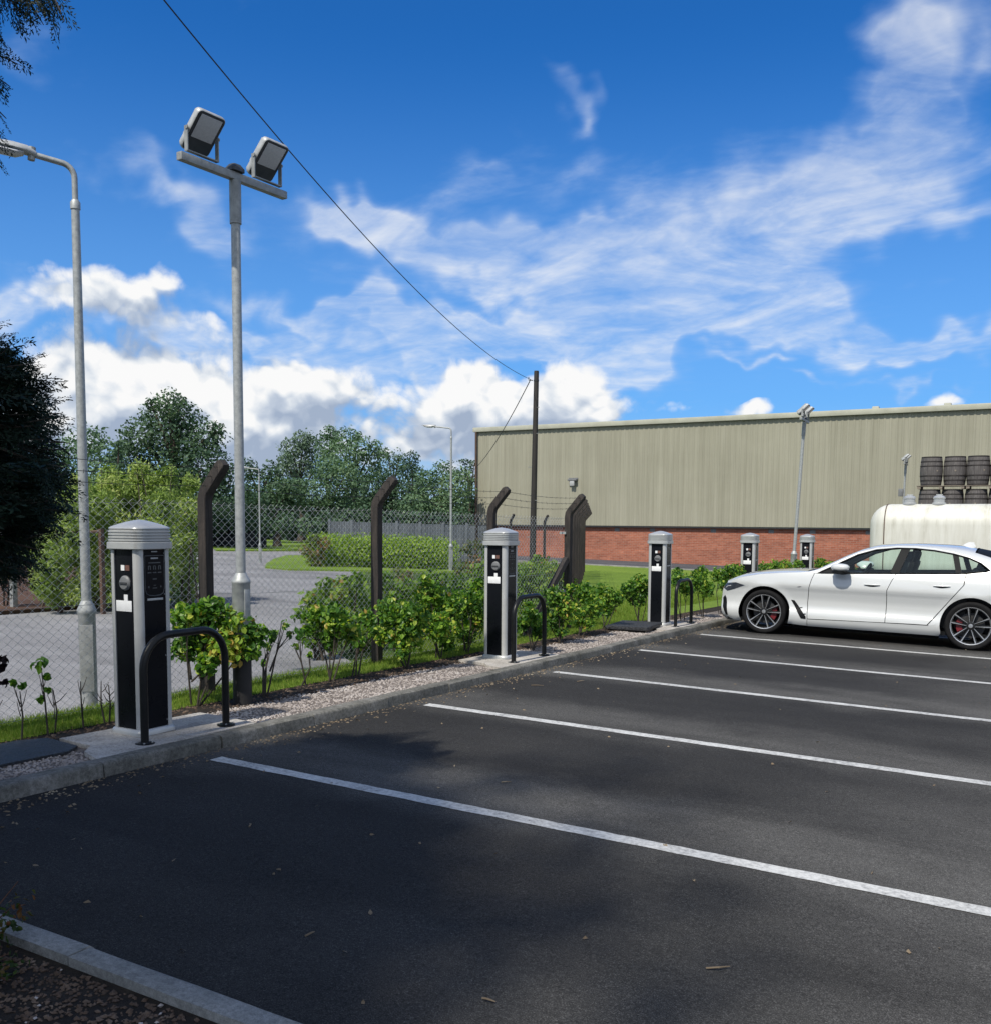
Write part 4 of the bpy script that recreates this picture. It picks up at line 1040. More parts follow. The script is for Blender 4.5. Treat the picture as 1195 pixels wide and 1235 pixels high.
for t in range(4):
    for c in range(6):
        o = pb if fb else copy_tree(pb); fb = False
        o.location = (bx + c * .662 + r.uniform(-.015, .015) + (0.0 if t % 2 else -.02), by + r.uniform(-.03, .03), bg + .108 + t * 1.012); o.rotation_euler = (0, 0, r.uniform(-.9, .9))
        tag(o, 'grey oak barrel in the %s tier behind the tank, %s' % (TW[t], CWn[c]), 'barrel', 'barrels stacked behind the tank')
    for c in range(3):
        o = pp if fp else copy_tree(pp); fp = False
        o.location = (bx + .3375 + c * 1.39 - .02, by, bg + t * 1.012); tag(o, 'wooden pallet under the %s tier of barrels, %s' % (TW[t], ('left one', 'middle one', 'right one')[c]), 'pallet', 'pallets between the barrels')

# ================================================================ foliage
def cards(P, D, L, Wd, g, fold=0.0, up_bias=0.0):
    """leaf cards at points P facing D; L, Wd arrays of length and half width; fold>0 gives a leaf with a midrib"""
    n = len(P); rnd = g.normal(size=(n, 3)); rnd[:, 2] -= up_bias
    T = rnd - (rnd * D).sum(1, keepdims=True) * D; T /= np.linalg.norm(T, axis=1, keepdims=True) + 1e-9
    B = np.cross(D, T); L = L[:, None]; Wd = Wd[:, None]
    if fold > 0:
        V = np.stack([P - T * L * .5, P - T * L * .12 + B * Wd + D * Wd * fold, P + T * L * .22 + B * Wd * .8 + D * Wd * fold, P + T * L * .5 - D * L * .10, P + T * L * .22 - B * Wd * .8 + D * Wd * fold, P - T * L * .12 - B * Wd + D * Wd * fold], 1).reshape(-1, 3)
        k = np.arange(n)[:, None] * 6
        F = np.concatenate([k + np.array([0, 1, 2, 3]), k + np.array([0, 3, 4, 5])], 0)
        return V, F, 6
    V = np.stack([P - T * L * .5, P + B * Wd, P + T * L * .5, P - B * Wd], 1).reshape(-1, 3)
    return V, np.arange(n)[:, None] * 4 + np.array([0, 1, 2, 3]), 4
def crown(name, clumps, leaf, aspect, dens, mat, parent, seed, fold=0.0, shell=.45, facing=.55, tvar=.19, cvar=.17, top=.18, org=None, drop=0.0, nmax=40000):
    """leaves spread through a set of ellipsoid clumps (x, y, z, rx, rz)"""
    g = np.random.default_rng(seed); PP, DD, TT = [], [], []
    zs = [c[2] for c in clumps]; z0, z1 = min(zs) - .01, max(zs) + .01
    for c in clumps:
        x, y, z, rx, rz = c[:5]; n = int(max(8, 7.0 * dens * (rx * rx + 2 * rx * rz) / 3 / (leaf * leaf) ))
        v = g.normal(size=(n, 3)); v /= np.linalg.norm(v, axis=1, keepdims=True)
        lump = 1 + .16 * np.sin(v[:, 0] * 5 + x * 3) * np.sin(v[:, 2] * 6 + z * 5) + .10 * np.sin(v[:, 1] * 9 + y)
        rad = (1 - shell * g.random(n) ** 1.4) * lump * (1 + .10 * np.abs(g.normal(size=n)) * (g.random(n) < .3))
        PP.append(np.array([x, y, z]) + v * rad[:, None] * np.array([rx, rx, rz]))
        d = v * facing + g.normal(size=(n, 3)) * .55 + np.array([0, 0, .25]); DD.append(d / np.linalg.norm(d, axis=1, keepdims=True))
        TT.append(.45 + g.normal(size=n) * tvar + g.normal() * cvar)
    P = np.concatenate(PP); D = np.concatenate(DD); T = np.concatenate(TT)
    if len(P) > nmax:
        k = g.permutation(len(P))[:nmax]; P, D, T = P[k], D[k], T[k]
    n = len(P); L = leaf * g.uniform(.7, 1.35, n); V, F, q = cards(P, D, L, L * aspect, g, fold, drop)
    if org is not None: V = V - np.array(org)
    return link_mesh(name, V, F, mat, parent, None, None, np.repeat(np.clip(T, 0, 1), q))
def px_clumps(L, d, jit, seed, flat=1.0):
    r = random.Random(seed); out = []
    for a in L:
        px, py, rp = a[:3]; q = at(px, py, d + r.uniform(-jit, jit)); rm = rp * d / F_
        out.append((q.x, q.y, q.z, rm, rm * flat))
    return out
def limbs(name, base, clumps, r0, mat, parent, org, seed, fork=.35, fr=.45):
    r = random.Random(seed); b = MB(); base = Vector(base); o = Vector(org)
    cx = sum(c[0] for c in clumps) / len(clumps); cy = sum(c[1] for c in clumps) / len(clumps); zt = max(c[2] for c in clumps)
    H = zt - base.z; top = Vector((cx * .6 + base.x * .4, cy * .6 + base.y * .4, base.z + H * .8)); P = []
    for k in range(7):
        t = k / 6; q = base.lerp(top, t); q.x += r.uniform(-.02, .02) * H * (t > 0); q.y += r.uniform(-.02, .02) * H * (t > 0); P.append(q)
    b.tube([q - o for q in P], [r0 * (1.25 if k == 0 else 1) * (1 - .8 * k / 6) for k in range(7)], 9)
    for c in clumps:
        t = min(.85, max(fork, (c[2] - base.z) / H * .75)); s = base.lerp(top, t); e = Vector(c[:3]); m = s.lerp(e, .5); m.z += .06 * (e - s).length
        b.tube([s - o, m - o, e - o], [r0 * fr * (1 - t * .6), r0 * fr * .5, r0 * .08], 6)
    return b.build(name, mat, parent, 60)
def tree(name, L, d, mat, label, seed, leaf=.20, dens=3.2, fine=.72, base=None, jit=None, r0=.22, cat='tree', group='trees beyond the service road', flat=1.0, shell=.5, trunkmat=None, nmax=16000, aspect=.33, **kw):
    cl = px_clumps(L, d, jit if jit is not None else d * .018, seed, flat)
    cx = sum(c[0] for c in cl) / len(cl); cy = sum(c[1] for c in cl) / len(cl)
    bs = Vector((cx, cy, gz(cx, cy) - .05)) if base is None else Vector(base)
    root = empty(name, bs, 0, label, cat, group)
    limbs('trunk', bs, cl, r0, trunkmat or MT['bark'], root, bs, seed)
    crown('crown', cl, leaf * fine, aspect, dens * .95, mat, root, seed, shell=shell, org=bs, nmax=int(nmax * 1.6), **kw)
    return root
O, M_, Pp = MT['oak'], MT['treemid'], MT['treepale']
tree('oak_tree', [(204, 488, 18), (190, 503, 22), (222, 503, 22), (168, 528, 24), (206, 530, 34), (246, 530, 26), (160, 558, 24), (200, 565, 38), (245, 565, 34), (266, 572, 20), (188, 600, 36), (240, 602, 36), (156, 592, 22), (270, 604, 22), (182, 487, 8), (217, 484, 9), (262, 520, 10), (150, 540, 10)], 45, O, 'big dark oak with rounded crown rising behind the pale willow shrubs', 1, .21, 3.4, r0=.35, nmax=26000)
tree('broadleaf_tree', [(112, 530, 18), (130, 546, 18), (92, 545, 24), (120, 575, 28), (82, 590, 30), (142, 585, 20), (60, 560, 26), (50, 600, 30)], 41, M_, 'dark tree at the far left behind the nearest street lamp and conifer', 2, .2, 3.2)
tree('conifer_tree', [(143, 538, 7), (140, 552, 10), (146, 566, 13), (138, 584, 16), (146, 604, 18)], 38, O, 'narrow dark tree between the nearest street lamp and the big oak', 3, .16, 4)
tree('broadleaf_tree', [(300, 566, 14), (326, 570, 13), (312, 590, 22), (337, 592, 18), (290, 600, 20), (318, 618, 22)], 57, O, 'low dark tree just right of the nearest floodlight mast', 4, .22, 3.2)
tree('poplar_tree', [(352, 541, 15), (366, 531, 13), (374, 536, 12), (362, 560, 24), (347, 575, 20), (386, 560, 20), (344, 556, 10)], 61, Pp, 'grey green tree at the left of the tall tree clump', 5, .22, 3.2)
tree('broadleaf_tree', [(398, 523, 11), (395, 536, 16), (418, 530, 15), (436, 541, 15), (410, 555, 26), (440, 568, 24), (453, 540, 10), (431, 526, 7), (461, 549, 9)], 58, M_, 'tallest tree of the clump right of the floodlight mast', 6, .21, 3.4, nmax=20000)
tree('broadleaf_tree', [(468, 548, 9), (481, 553, 10), (476, 562, 13), (460, 566, 13), (487, 566, 9)], 64, Pp, 'thin airy tree left of the warehouse street lamp', 7, .2, 2.0, shell=.8)
tree('broadleaf_tree', [(497, 554, 10), (491, 568, 13), (506, 572, 11), (498, 588, 16)], 62, O, 'small round dark tree right of the airy tree', 8, .2, 3)
tree('broadleaf_tree', [(394, 572, 18), (416, 576, 20), (380, 598, 24), (420, 604, 26), (358, 600, 24), (400, 622, 24), (404, 560, 12)], 52, M_, 'wide mid green tree behind the second fence post', 9, .19, 3.4)
tree('broadleaf_tree', [(334, 598, 18), (350, 590, 14), (340, 616, 20), (312, 612, 18)], 50, O, 'low dark tree behind the short pale street lamp', 10, .19, 3.4)
tree('broadleaf_tree', [(450, 590, 22), (470, 584, 18), (465, 610, 24), (488, 600, 22), (446, 618, 22)], 50, O, 'bushy dark tree between the second fence post and the warehouse street lamp', 11, .19, 3.4)
tree('broadleaf_tree', [(515, 580, 15), (535, 570, 15), (520, 600, 24), (551, 588, 22), (545, 612, 22), (500, 615, 22), (556, 574, 10)], 48, M_, 'mid green tree behind the street lamp left of the warehouse corner', 12, .18, 3.4)
tree('pine_tree', [(560, 557, 7), (572, 559, 7), (566, 566, 7), (570, 578, 9), (574, 600, 16)], 60, O, 'small flat topped pine at the warehouse corner', 13, .18, 3, flat=.6)
# far wood closing the view, one mass
wd = []
rr_ = random.Random(9)
for i in range(46):
    px = -420 + i * 22.5; wd.append((px, 622 + rr_.uniform(-10, 6), rr_.uniform(18, 28))); wd.append((px + 11, 640, 20))
cl = px_clumps([w for w in wd if w[0] < 590], 66, 2, 5)
tag(crown('far_wood', cl, .3, .40, 5, MT['oak'], None, 77, shell=.5), kind='stuff')
cl = px_clumps([(262, 632, 15), (290, 630, 14), (318, 634, 12), (345, 632, 14), (372, 634, 13), (395, 630, 14), (240, 640, 16), (215, 650, 14), (420, 628, 13), (445, 626, 14), (470, 630, 13), (500, 628, 14), (530, 630, 13), (558, 630, 14)], 46, 1.0, 6)
tag(crown('undergrowth', cl, .17, .38, 6, MT['oak'], None, 78, shell=.5), kind='stuff')

# pale willow shrubs in the mulch bed across the road
WL = [([(62, 672, 28), (84, 640, 28), (92, 604, 24), (55, 700, 20), (98, 580, 12), (66, 712, 18), (88, 712, 16)], 15.6, 'leftmost pale willow shrub behind the conifer and the wire mesh'),
      ([(112, 648, 32), (122, 606, 26), (130, 572, 12), (118, 688, 30), (134, 590, 18), (112, 712, 18), (132, 716, 14)], 16.4, 'pale willow shrub behind the nearest street lamp shaft'),
      ([(152, 640, 34), (160, 600, 26), (168, 568, 13), (156, 684, 32), (172, 580, 14), (158, 712, 18)], 17.0, 'tall pale willow shrub above the nearest charging post'),
      ([(190, 640, 32), (196, 604, 24), (202, 574, 13), (192, 684, 32), (184, 580, 9), (190, 712, 18)], 16.6, 'pale willow shrub right of the nearest charging post cap'),
      ([(226, 646, 24), (224, 612, 20), (230, 584, 12), (222, 686, 26), (240, 620, 10), (222, 712, 16)], 17.4, 'rightmost pale willow shrub beside the nearest fence post')]
for i, (L, d, lab) in enumerate(WL):
    cl = px_clumps(L, d, .30, 20 + i, 1.1); cl += px_clumps([(x_, y_ + 6, r_ * .8) for x_, y_, r_ in L if y_ > 600], d - .75, .2, 25 + i, 1.1); q, _ = ground_at(L[3][0], 733, .05); bs = Vector((q.x, q.y, gz(q.x, q.y) + .04))
    root = empty('willow_shrub', bs, 0, lab, 'shrub', 'willow shrubs in the mulch bed')
    b = MB(); r = random.Random(i)
    for k in range(5):
        c = cl[k % len(cl)]; e = Vector(c[:3]) + Vector((r.uniform(-.2, .2), r.uniform(-.2, .2), r.uniform(-.1, .35))); s = bs + Vector((r.uniform(-.22, .22), r.uniform(-.22, .22), 0))
        b.tube([s - bs, s.lerp(e, .5) - bs + Vector((r.uniform(-.08, .08), 0, .05)), e - bs], [.016, .011, .003], 6)
    b.build('stem', MT['bark'], root, 60)
    crown('foliage', cl, .08, .17, 12, MT['willow'], root, 30 + i, shell=.75, facing=.25, org=bs, nmax=40000, tvar=.2, drop=1.1)

# clipped hedge and bushes behind the fence
hl = []
for row, (d, y) in enumerate(((31.2, 667), (32.2, 665), (33.2, 663))):
    for x in range(386 - row * 2, 540, 11): hl.append((x, y, 16, d))
cl = []
for x, y, rp, d in hl:
    q = at(x, y, d); cl.append((q.x, q.y, gz(q.x, q.y) + .50, .48, .52))
q = at(460, 670, 32); bs = Vector((q.x, q.y, gz(q.x, q.y)))
root = empty('clipped_hedge', bs, 0, 'long clipped bright green hedge with rounded ends beyond the wire fence', 'hedge')
crown('foliage', cl, .075, .34, 2.2, MT['hedge'], root, 55, shell=.35, org=bs, nmax=40000, cvar=.03)
b = MB()
for c in cl[::4]: b.tube([Vector((c[0], c[1], gz(c[0], c[1]) - .05)) - bs, Vector(c[:3]) - bs], [.03, .015], 5)
b.build('stem', MT['bark'], root)

def bush(name, L, d, mat, label, seed, leaf=.085, dens=4.6, flat=1.0, group=None, shell=.6, aspect=.3, jit=.2, fold=0, nmax=14000, cat='bush', **kw):
    cl = px_clumps(L, d, jit, seed, flat); cx = sum(c[0] for c in cl) / len(cl); cy = sum(c[1] for c in cl) / len(cl)
    bs = Vector((cx, cy, gz(cx, cy))); root = empty(name, bs, 0, label, cat, group); b = MB(); r = random.Random(seed)
    for c in cl:
        s = bs + Vector((r.uniform(-.15, .15), r.uniform(-.15, .15), -.03)); e = Vector(c[:3]); b.tube([s - bs, s.lerp(e, .55) - bs + Vector((0, 0, .06)), e - bs], [.016, .012, .004], 5)
    b.build('stem', MT['twig'], root, 60)
    crown('foliage', cl, leaf, aspect, dens, mat, root, seed, shell=shell, org=bs, fold=fold, nmax=nmax, **kw)
gB = 'bushes behind the wire fence'
bush('bramble_bush', [(400, 735, 22), (378, 748, 16), (392, 772, 18), (372, 770, 12), (410, 718, 12), (376, 724, 14), (392, 708, 12), (364, 742, 10)], 10.9, MT['bramble'], 'green bush behind the mesh left of the second fence post, lowest leaves touching grass', 61, .075, 5.0, group=gB)
bush('bramble_bush', [(428, 722, 22), (418, 756, 24), (440, 770, 20), (432, 700, 12), (412, 708, 14)], 11.7, MT['bramble'], 'green bush growing directly behind the second fence post', 62, .075, 5.0, group=gB)
bush('bramble_bush', [(470, 722, 24), (490, 716, 20), (478, 756, 26), (500, 762, 22), (462, 700, 12)], 12.6, MT['bramble'], 'leafy bush behind the mesh right of the second fence post', 63, .075, 5.0, group=gB)
bush('bramble_bush', [(522, 716, 22), (545, 708, 20), (530, 750, 26), (555, 744, 24), (520, 694, 10)], 13.2, MT['bramble'], 'leafy bush behind the mesh left of the second charging post', 64, .075, 5.0, group=gB)
bush('bramble_bush', [(575, 706, 20), (585, 690, 14), (580, 738, 26), (600, 720, 20), (590, 670, 10)], 14.2, MT['bramble'], 'green bush behind the mesh and the second charging post', 65, .075, 5.0, group=gB)
bush('bramble_bush', [(622, 700, 20), (640, 694, 18), (634, 724, 24), (652, 716, 22), (612, 682, 10)], 15.4, MT['bramble'], 'green bush behind the mesh right of the second charging post', 66, .075, 5.0, group=gB)
bush('bramble_bush', [(664, 690, 16), (676, 700, 18), (668, 726, 22), (684, 720, 18), (648, 676, 9)], 16.6, MT['bramble'], 'green bush behind the corner post brace', 67, .075, 5.0, group=gB)
bush('russet_bush', [(378, 652, 9), (390, 656, 10), (370, 664, 9), (382, 672, 12)], 30.4, MT['redshrub'], 'russet tinged bush at the left end of the clipped hedge', 68, .09, 3, group=None)
bush('russet_bush', [(566, 662, 12), (584, 656, 11), (572, 682, 14), (592, 676, 12), (556, 690, 12)], 22, MT['redshrub'], 'dull green and russet bush below the warehouse corner', 69, .09, 2.6)
bush('russet_bush', [(480, 690, 9), (492, 694, 9), (485, 702, 10)], 17, MT['redshrub'], 'small russet tipped bush between fence and clipped hedge', 70, .07, 2.6)
bush('yellow_shrub', [(4, 692, 10), (14, 688, 8), (-8, 690, 12)], 15.4, MT['yellowshrub'], 'yellow leaved shrub at the left edge behind the mesh', 71, .07, 2.6, cat='shrub')
bush('mulch_shrub', [(95, 716, 12), (150, 712, 12), (128, 720, 10), (205, 716, 12), (175, 722, 9)], 15.4, MT['oak'], 'dark low ground shrub under the pale willow shrubs', 72, .06, 2.2, cat='shrub')
# rusty rail and short post by the willow bed
rl = empty('rusty_rail', (0, 0, 0), 0, 'rusty rail with upright posts in front of the pale willow shrubs', 'rail')
a, c = at(70, 643, 15.0), at(122, 641, 15.0); rl.location = (a.x, a.y, gz(a.x, a.y)); ro = Vector(rl.location)
b = MB(); b.tube([a - ro, c - ro], .022, 6); b.build('rail', MT['rust'], rl)
for q in (a, c):
    b = MB(); b.box(Vector((q.x, q.y, (gz(q.x, q.y) + q.z + .04) / 2)) - ro, (.06, .06, q.z + .04 - gz(q.x, q.y))); b.build('post', MT['rust'], rl)
q, _ = ground_at(17, 736); sp = empty('marker_post', (q.x, q.y, gz(q.x, q.y)), 0, 'short galvanised post at the road edge far left', 'post')
b = MB(); b.box((0, 0, .42), (.085, .085, .90), bevel=.008); b.build('post_shaft', MT['galv'], sp); b = MB(); b.box((0, 0, .88), (.10, .10, .03), bevel=.008); b.build('post_cap', MT['galvdark'], sp)

# ---------------------------------------------------------------- verge shrubs between gravel and fence
SH = [((237, 850), [(224, 745, 20), (253, 742, 22), (284, 752, 22), (308, 764, 16), (240, 775, 26), (275, 780, 24), (222, 782, 16), (303, 785, 12), (250, 802, 14), (262, 728, 9)], 1.0, 'bushy shrub with yellow green top growing between the nearest charging post and floodlight mast'),
      ((322, 840), [(330, 768, 9), (345, 752, 6), (324, 780, 7), (318, 800, 3), (350, 765, 4)], .55, 'sparse thin shrub just right of the nearest floodlight mast'),
      ((367, 829), [(362, 764, 8), (356, 780, 5), (374, 790, 3)], .5, 'thin bare stemmed sapling between two small shrubs right of the floodlight mast'),
      ((400, 822), [(384, 744, 16), (408, 752, 19), (398, 770, 14), (424, 764, 12), (372, 760, 8), (404, 735, 9)], .95, 'lush bright shrub on a thin stem just left of the second fence post'),
      ((428, 815), [(442, 746, 12), (452, 762, 9), (434, 775, 8)], .8, 'small shrub in front of the second fence post'),
      ((491, 806), [(474, 738, 20), (500, 748, 20), (490, 770, 20), (466, 766, 14), (484, 790, 8)], .9, 'full shrub right of the second fence post'),
      ((530, 794), [(520, 718, 18), (545, 732, 18), (530, 755, 20), (510, 742, 16), (540, 775, 10), (514, 700, 8)], .95, 'tall shrub with reddish tips midway to the second charging post'),
      ((563, 787), [(570, 722, 16), (580, 746, 14), (562, 762, 16), (556, 735, 12), (577, 704, 7)], .9, 'shrub with pale leaves touching the second charging post on its left'),
      ((640, 783), [(640, 744, 12), (628, 756, 10), (650, 760, 11), (636, 730, 6)], .9, 'shrub seen through the second hoop guard'),
      ((676, 775), [(668, 720, 13), (682, 735, 17), (662, 748, 13), (690, 712, 8), (676, 760, 9)], .95, 'yellow green shrub right of the second hoop guard'),
      ((700, 766), [(704, 716, 14), (716, 732, 14), (698, 744, 12), (710, 752, 7)], .95, 'shrub below the row of dark corner fence posts'),
      ((728, 759), [(726, 716, 13), (744, 722, 9), (732, 734, 10)], .9, 'shrub standing above the black chamber lid'),
      ((770, 753), [(758, 712, 11), (771, 704, 12), (768, 722, 10), (780, 714, 6)], .9, 'shrub touching the left side of the third charging post'),
      ((823, 748), [(818, 700, 11), (828, 710, 9), (816, 690, 6)], .9, 'shrub seen through the third hoop guard'),
      ((846, 744), [(840, 700, 12), (851, 710, 11), (846, 690, 8)], .9, 'shrub between the third hoop guard and the white car nose'),
      ((868, 740), [(866, 694, 10), (874, 704, 9), (880, 690, 9)], .9, 'dark green shrub right behind the white car nose'),
      ((890, 736), [(888, 688, 9), (893, 700, 9)], .9, 'shrub behind the fourth charging post'),
      ((928, 728), [(922, 688, 10), (934, 684, 9), (928, 698, 10)], .9, 'shrub in the gap right of the fourth charging post'),
      ((950, 722), [(946, 684, 9), (956, 690, 9), (962, 682, 7)], .9, 'shrub at the foot of the leaning floodlight mast'),
      ((993, 716), [(990, 680, 8), (1000, 684, 8), (1008, 690, 8), (984, 688, 7)], .9, 'shrub right of the farthest charging post above the white car windscreen'),
      ((1030, 712), [(1022, 690, 8), (1032, 692, 8), (1040, 694, 8)], .9, 'shrub hidden behind the white car windscreen pillar')]
for i, (bpx, L, k, lab) in enumerate(SH):
    q, d = ground_at(bpx[0], bpx[1], .07); cl = px_clumps(L, d, .12, 100 + i, .95); bs = Vector((q.x, q.y, gz(q.x, q.y) + .055))
    root = empty('verge_shrub', bs, 0, lab, 'shrub', 'shrubs planted along the verge'); b = MB(); r = random.Random(200 + i)
    for n_, c in enumerate(cl):
        e = Vector(c[:3]); s = bs + Vector((r.uniform(-.035, .035), r.uniform(-.035, .035), 0)) + (Vector((0, 0, 0)) if n_ < 4 else Vector((0, 0, .16)) + (e - bs) * .12); m = s.lerp(e, .5) + Vector((r.uniform(-.04, .04), r.uniform(-.04, .04), .03))
        b.tube([s - bs, m - bs, e - bs], [.0085, .006, .0025], 6)
        for j in range(3):
            v = Vector((r.uniform(-1, 1), r.uniform(-1, 1), r.uniform(-.2, 1))).normalized() * c[3] * .9; b.tube([m - bs, e - bs + v], [.003, .0018], 4)
    b.build('stem', MT['twig'], root, 60)
    lf = .053 if d < 10 else .050
    crown('foliage', cl, lf, .34, 6.6 if k > .7 else 2.6, MT['shrub'], root, 300 + i, fold=.35, shell=.8, facing=.35, org=bs, tvar=.22, cvar=.10)
SP = [((26, 893), (24, 834), [(16, 824, 4), (26, 828, 3)], 'sapling with two small pale leaves at the far left of the verge'),
      ((58, 886), (50, 806), [(44, 804, 6), (52, 800, 5), (57, 816, 3), (50, 845, 3), (58, 832, 2)], 'sapling topped by a tuft of bright leaves left of the nearest charging post'),
      ((66, 882), (64, 832), [], 'bare twig sapling beside the tufted sapling'),
      ((101, 878), (97, 822), [], 'bare forked sapling left of the nearest charging post'),
      ((127, 873), (122, 822), [], 'bare twig sapling touching the nearest charging post'),
      ((132, 871), (131, 826), [], 'thin bare twig directly behind the nearest charging post edge'),
      ((-10, 905), (-4, 800), [(4, 796, 4), (6, 823, 5), (2, 805, 3), (-12, 815, 5)], 'sapling with dark purple leaves at the left picture edge')]
for i, (bpx, tpx, L, lab) in enumerate(SP):
    q, d = ground_at(bpx[0], bpx[1], .07); bs = Vector((q.x, q.y, gz(q.x, q.y) + .055)); t = at(tpx[0], tpx[1], d)
    root = empty('sapling', bs, 0, lab, 'sapling', 'saplings at the left end of the verge'); r = random.Random(i); b = MB()
    m = bs.lerp(t, .5) + Vector((r.uniform(-.015, .015), r.uniform(-.015, .015), 0)); b.tube([Vector((0, 0, 0)), m - bs, t - bs], [.007, .0055, .003], 6)
    for j in range(4):
        s = bs.lerp(t, r.uniform(.3, .8)); v = Vector((r.uniform(-1, 1), r.uniform(-1, 1), 1.2)).normalized() * r.uniform(.06, .16); b.tube([s - bs, s + v * .5 - bs + Vector((0, 0, -.01)), s + v - bs], [.0035, .003, .0018], 5)
    b.build('stem', MT['twig'], root, 60)
    if L:
        cl = px_clumps(L, d, .02, 400 + i); crown('leaves', cl, .055, .32, 1.6, MT['purple'] if i == 6 else MT['shrub'], root, 410 + i, fold=.3, shell=.9, org=bs, tvar=.15, cvar=.05)
        
# weeds at the bed kerb
for i, (x, y, n, lab) in enumerate(((-3.16, 1.94, 18, 'russet dry weed clump at the bottom left against the bed kerb'), (-2.93, 1.84, 9, 'small weed with green leaves in the foreground bed'), (-3.18, 1.70, 14, 'dry weed clump at the left picture edge in the foreground bed'))):
    bs = Vector((x, y, gz(x, y) + .04)); root = empty('weed', bs, 0, lab, 'weed', 'weeds in the foreground bed'); r = random.Random(i + 50); b = MB(); pts = []
    for k in range(n):
        v = Vector((r.gauss(0, .07), r.gauss(0, .07), r.uniform(.08, .24 if i != 1 else .10))); m = v * .5 + Vector((0, 0, .04)); s = Vector((r.gauss(0, .03), r.gauss(0, .03), 0)); b.tube([s, s + m, s + v], [.0030, .0024, .0013], 4); pts.append(bs + s + v)
    b.build('stem', MT['drystem'], root, 60)
    crown('leaves', [(p.x, p.y, p.z * .6 + bs.z * .4, .05, .05) for p in pts], .022, .3, .8, MT['weed'], root, 70 + i, fold=.2, shell=.9, org=bs, tvar=.3)

# ================================================================ conifers
g = np.random.default_rng(33)
def spray_template():
    """flat feathery spray lying along +x in the x-y plane, tip drooping"""
    P = []; L = .42
    for i in range(11):
        t = (i + 1) / 11; s = L * t; ln = .16 * (1 - t * .75) + .02
        for sg in (-1, 1):
            a = R(38) * sg
            m = max(2, int(ln / .030))
            for j in range(m):
                u = (j + .5) / m; q = np.array([s + math.cos(a) * ln * u, math.sin(a) * ln * u, -.10 * (s + ln * u) ** 2 / .3])
                for s2 in (-1, 1):
                    b = a + s2 * R(30); P.append((q, np.array([math.cos(b), math.sin(b), -.25]), .046 * (1 - .4 * u)))
    return P
TP = spray_template(); TQ = np.array([p[0] for p in TP]); TD = np.array([p[1] for p in TP]); TD /= np.linalg.norm(TD, axis=1, keepdims=True); TL = np.array([p[2] for p in TP])
def sprays(frames):
    """frames: list of (origin, x axis, z axis, scale)"""
    VV, FF, TT = [], [], []; k = 0; n = len(TP)
    for o, xa, za, s in frames:
        xa = np.array(xa) / np.linalg.norm(xa); za = np.array(za); ya = np.cross(za, xa); ya /= np.linalg.norm(ya) + 1e-9; za = np.cross(xa, ya)
        Mx = np.stack([xa, ya, za]); q = TQ + g.normal(size=TQ.shape) * .006; P = q @ Mx * s + np.array(o)
        D = TD + g.normal(size=TD.shape) * .25; D = D @ Mx; D /= np.linalg.norm(D, axis=1, keepdims=True); L = (TL * s)[:, None] * g.uniform(.7, 1.4, (n, 1))
        Bn = np.cross(D, za + g.normal(size=(n, 3)) * .4); Bn /= np.linalg.norm(Bn, axis=1, keepdims=True) + 1e-9; w = L * .16
        V = np.stack([P, P + D * L * .5 - Bn * w, P + D * L, P + D * L * .5 + Bn * w], 1).reshape(-1, 3)
        FF.append(np.arange(n)[:, None] * 4 + np.array([0, 1, 2, 3]) + k); k += 4 * n; VV.append(V)
        TT.append(np.repeat(np.clip(g.normal(.4, .18, n) + g.normal() * .12, 0, 1), 4))
    return np.concatenate(VV), np.concatenate(FF), np.concatenate(TT)
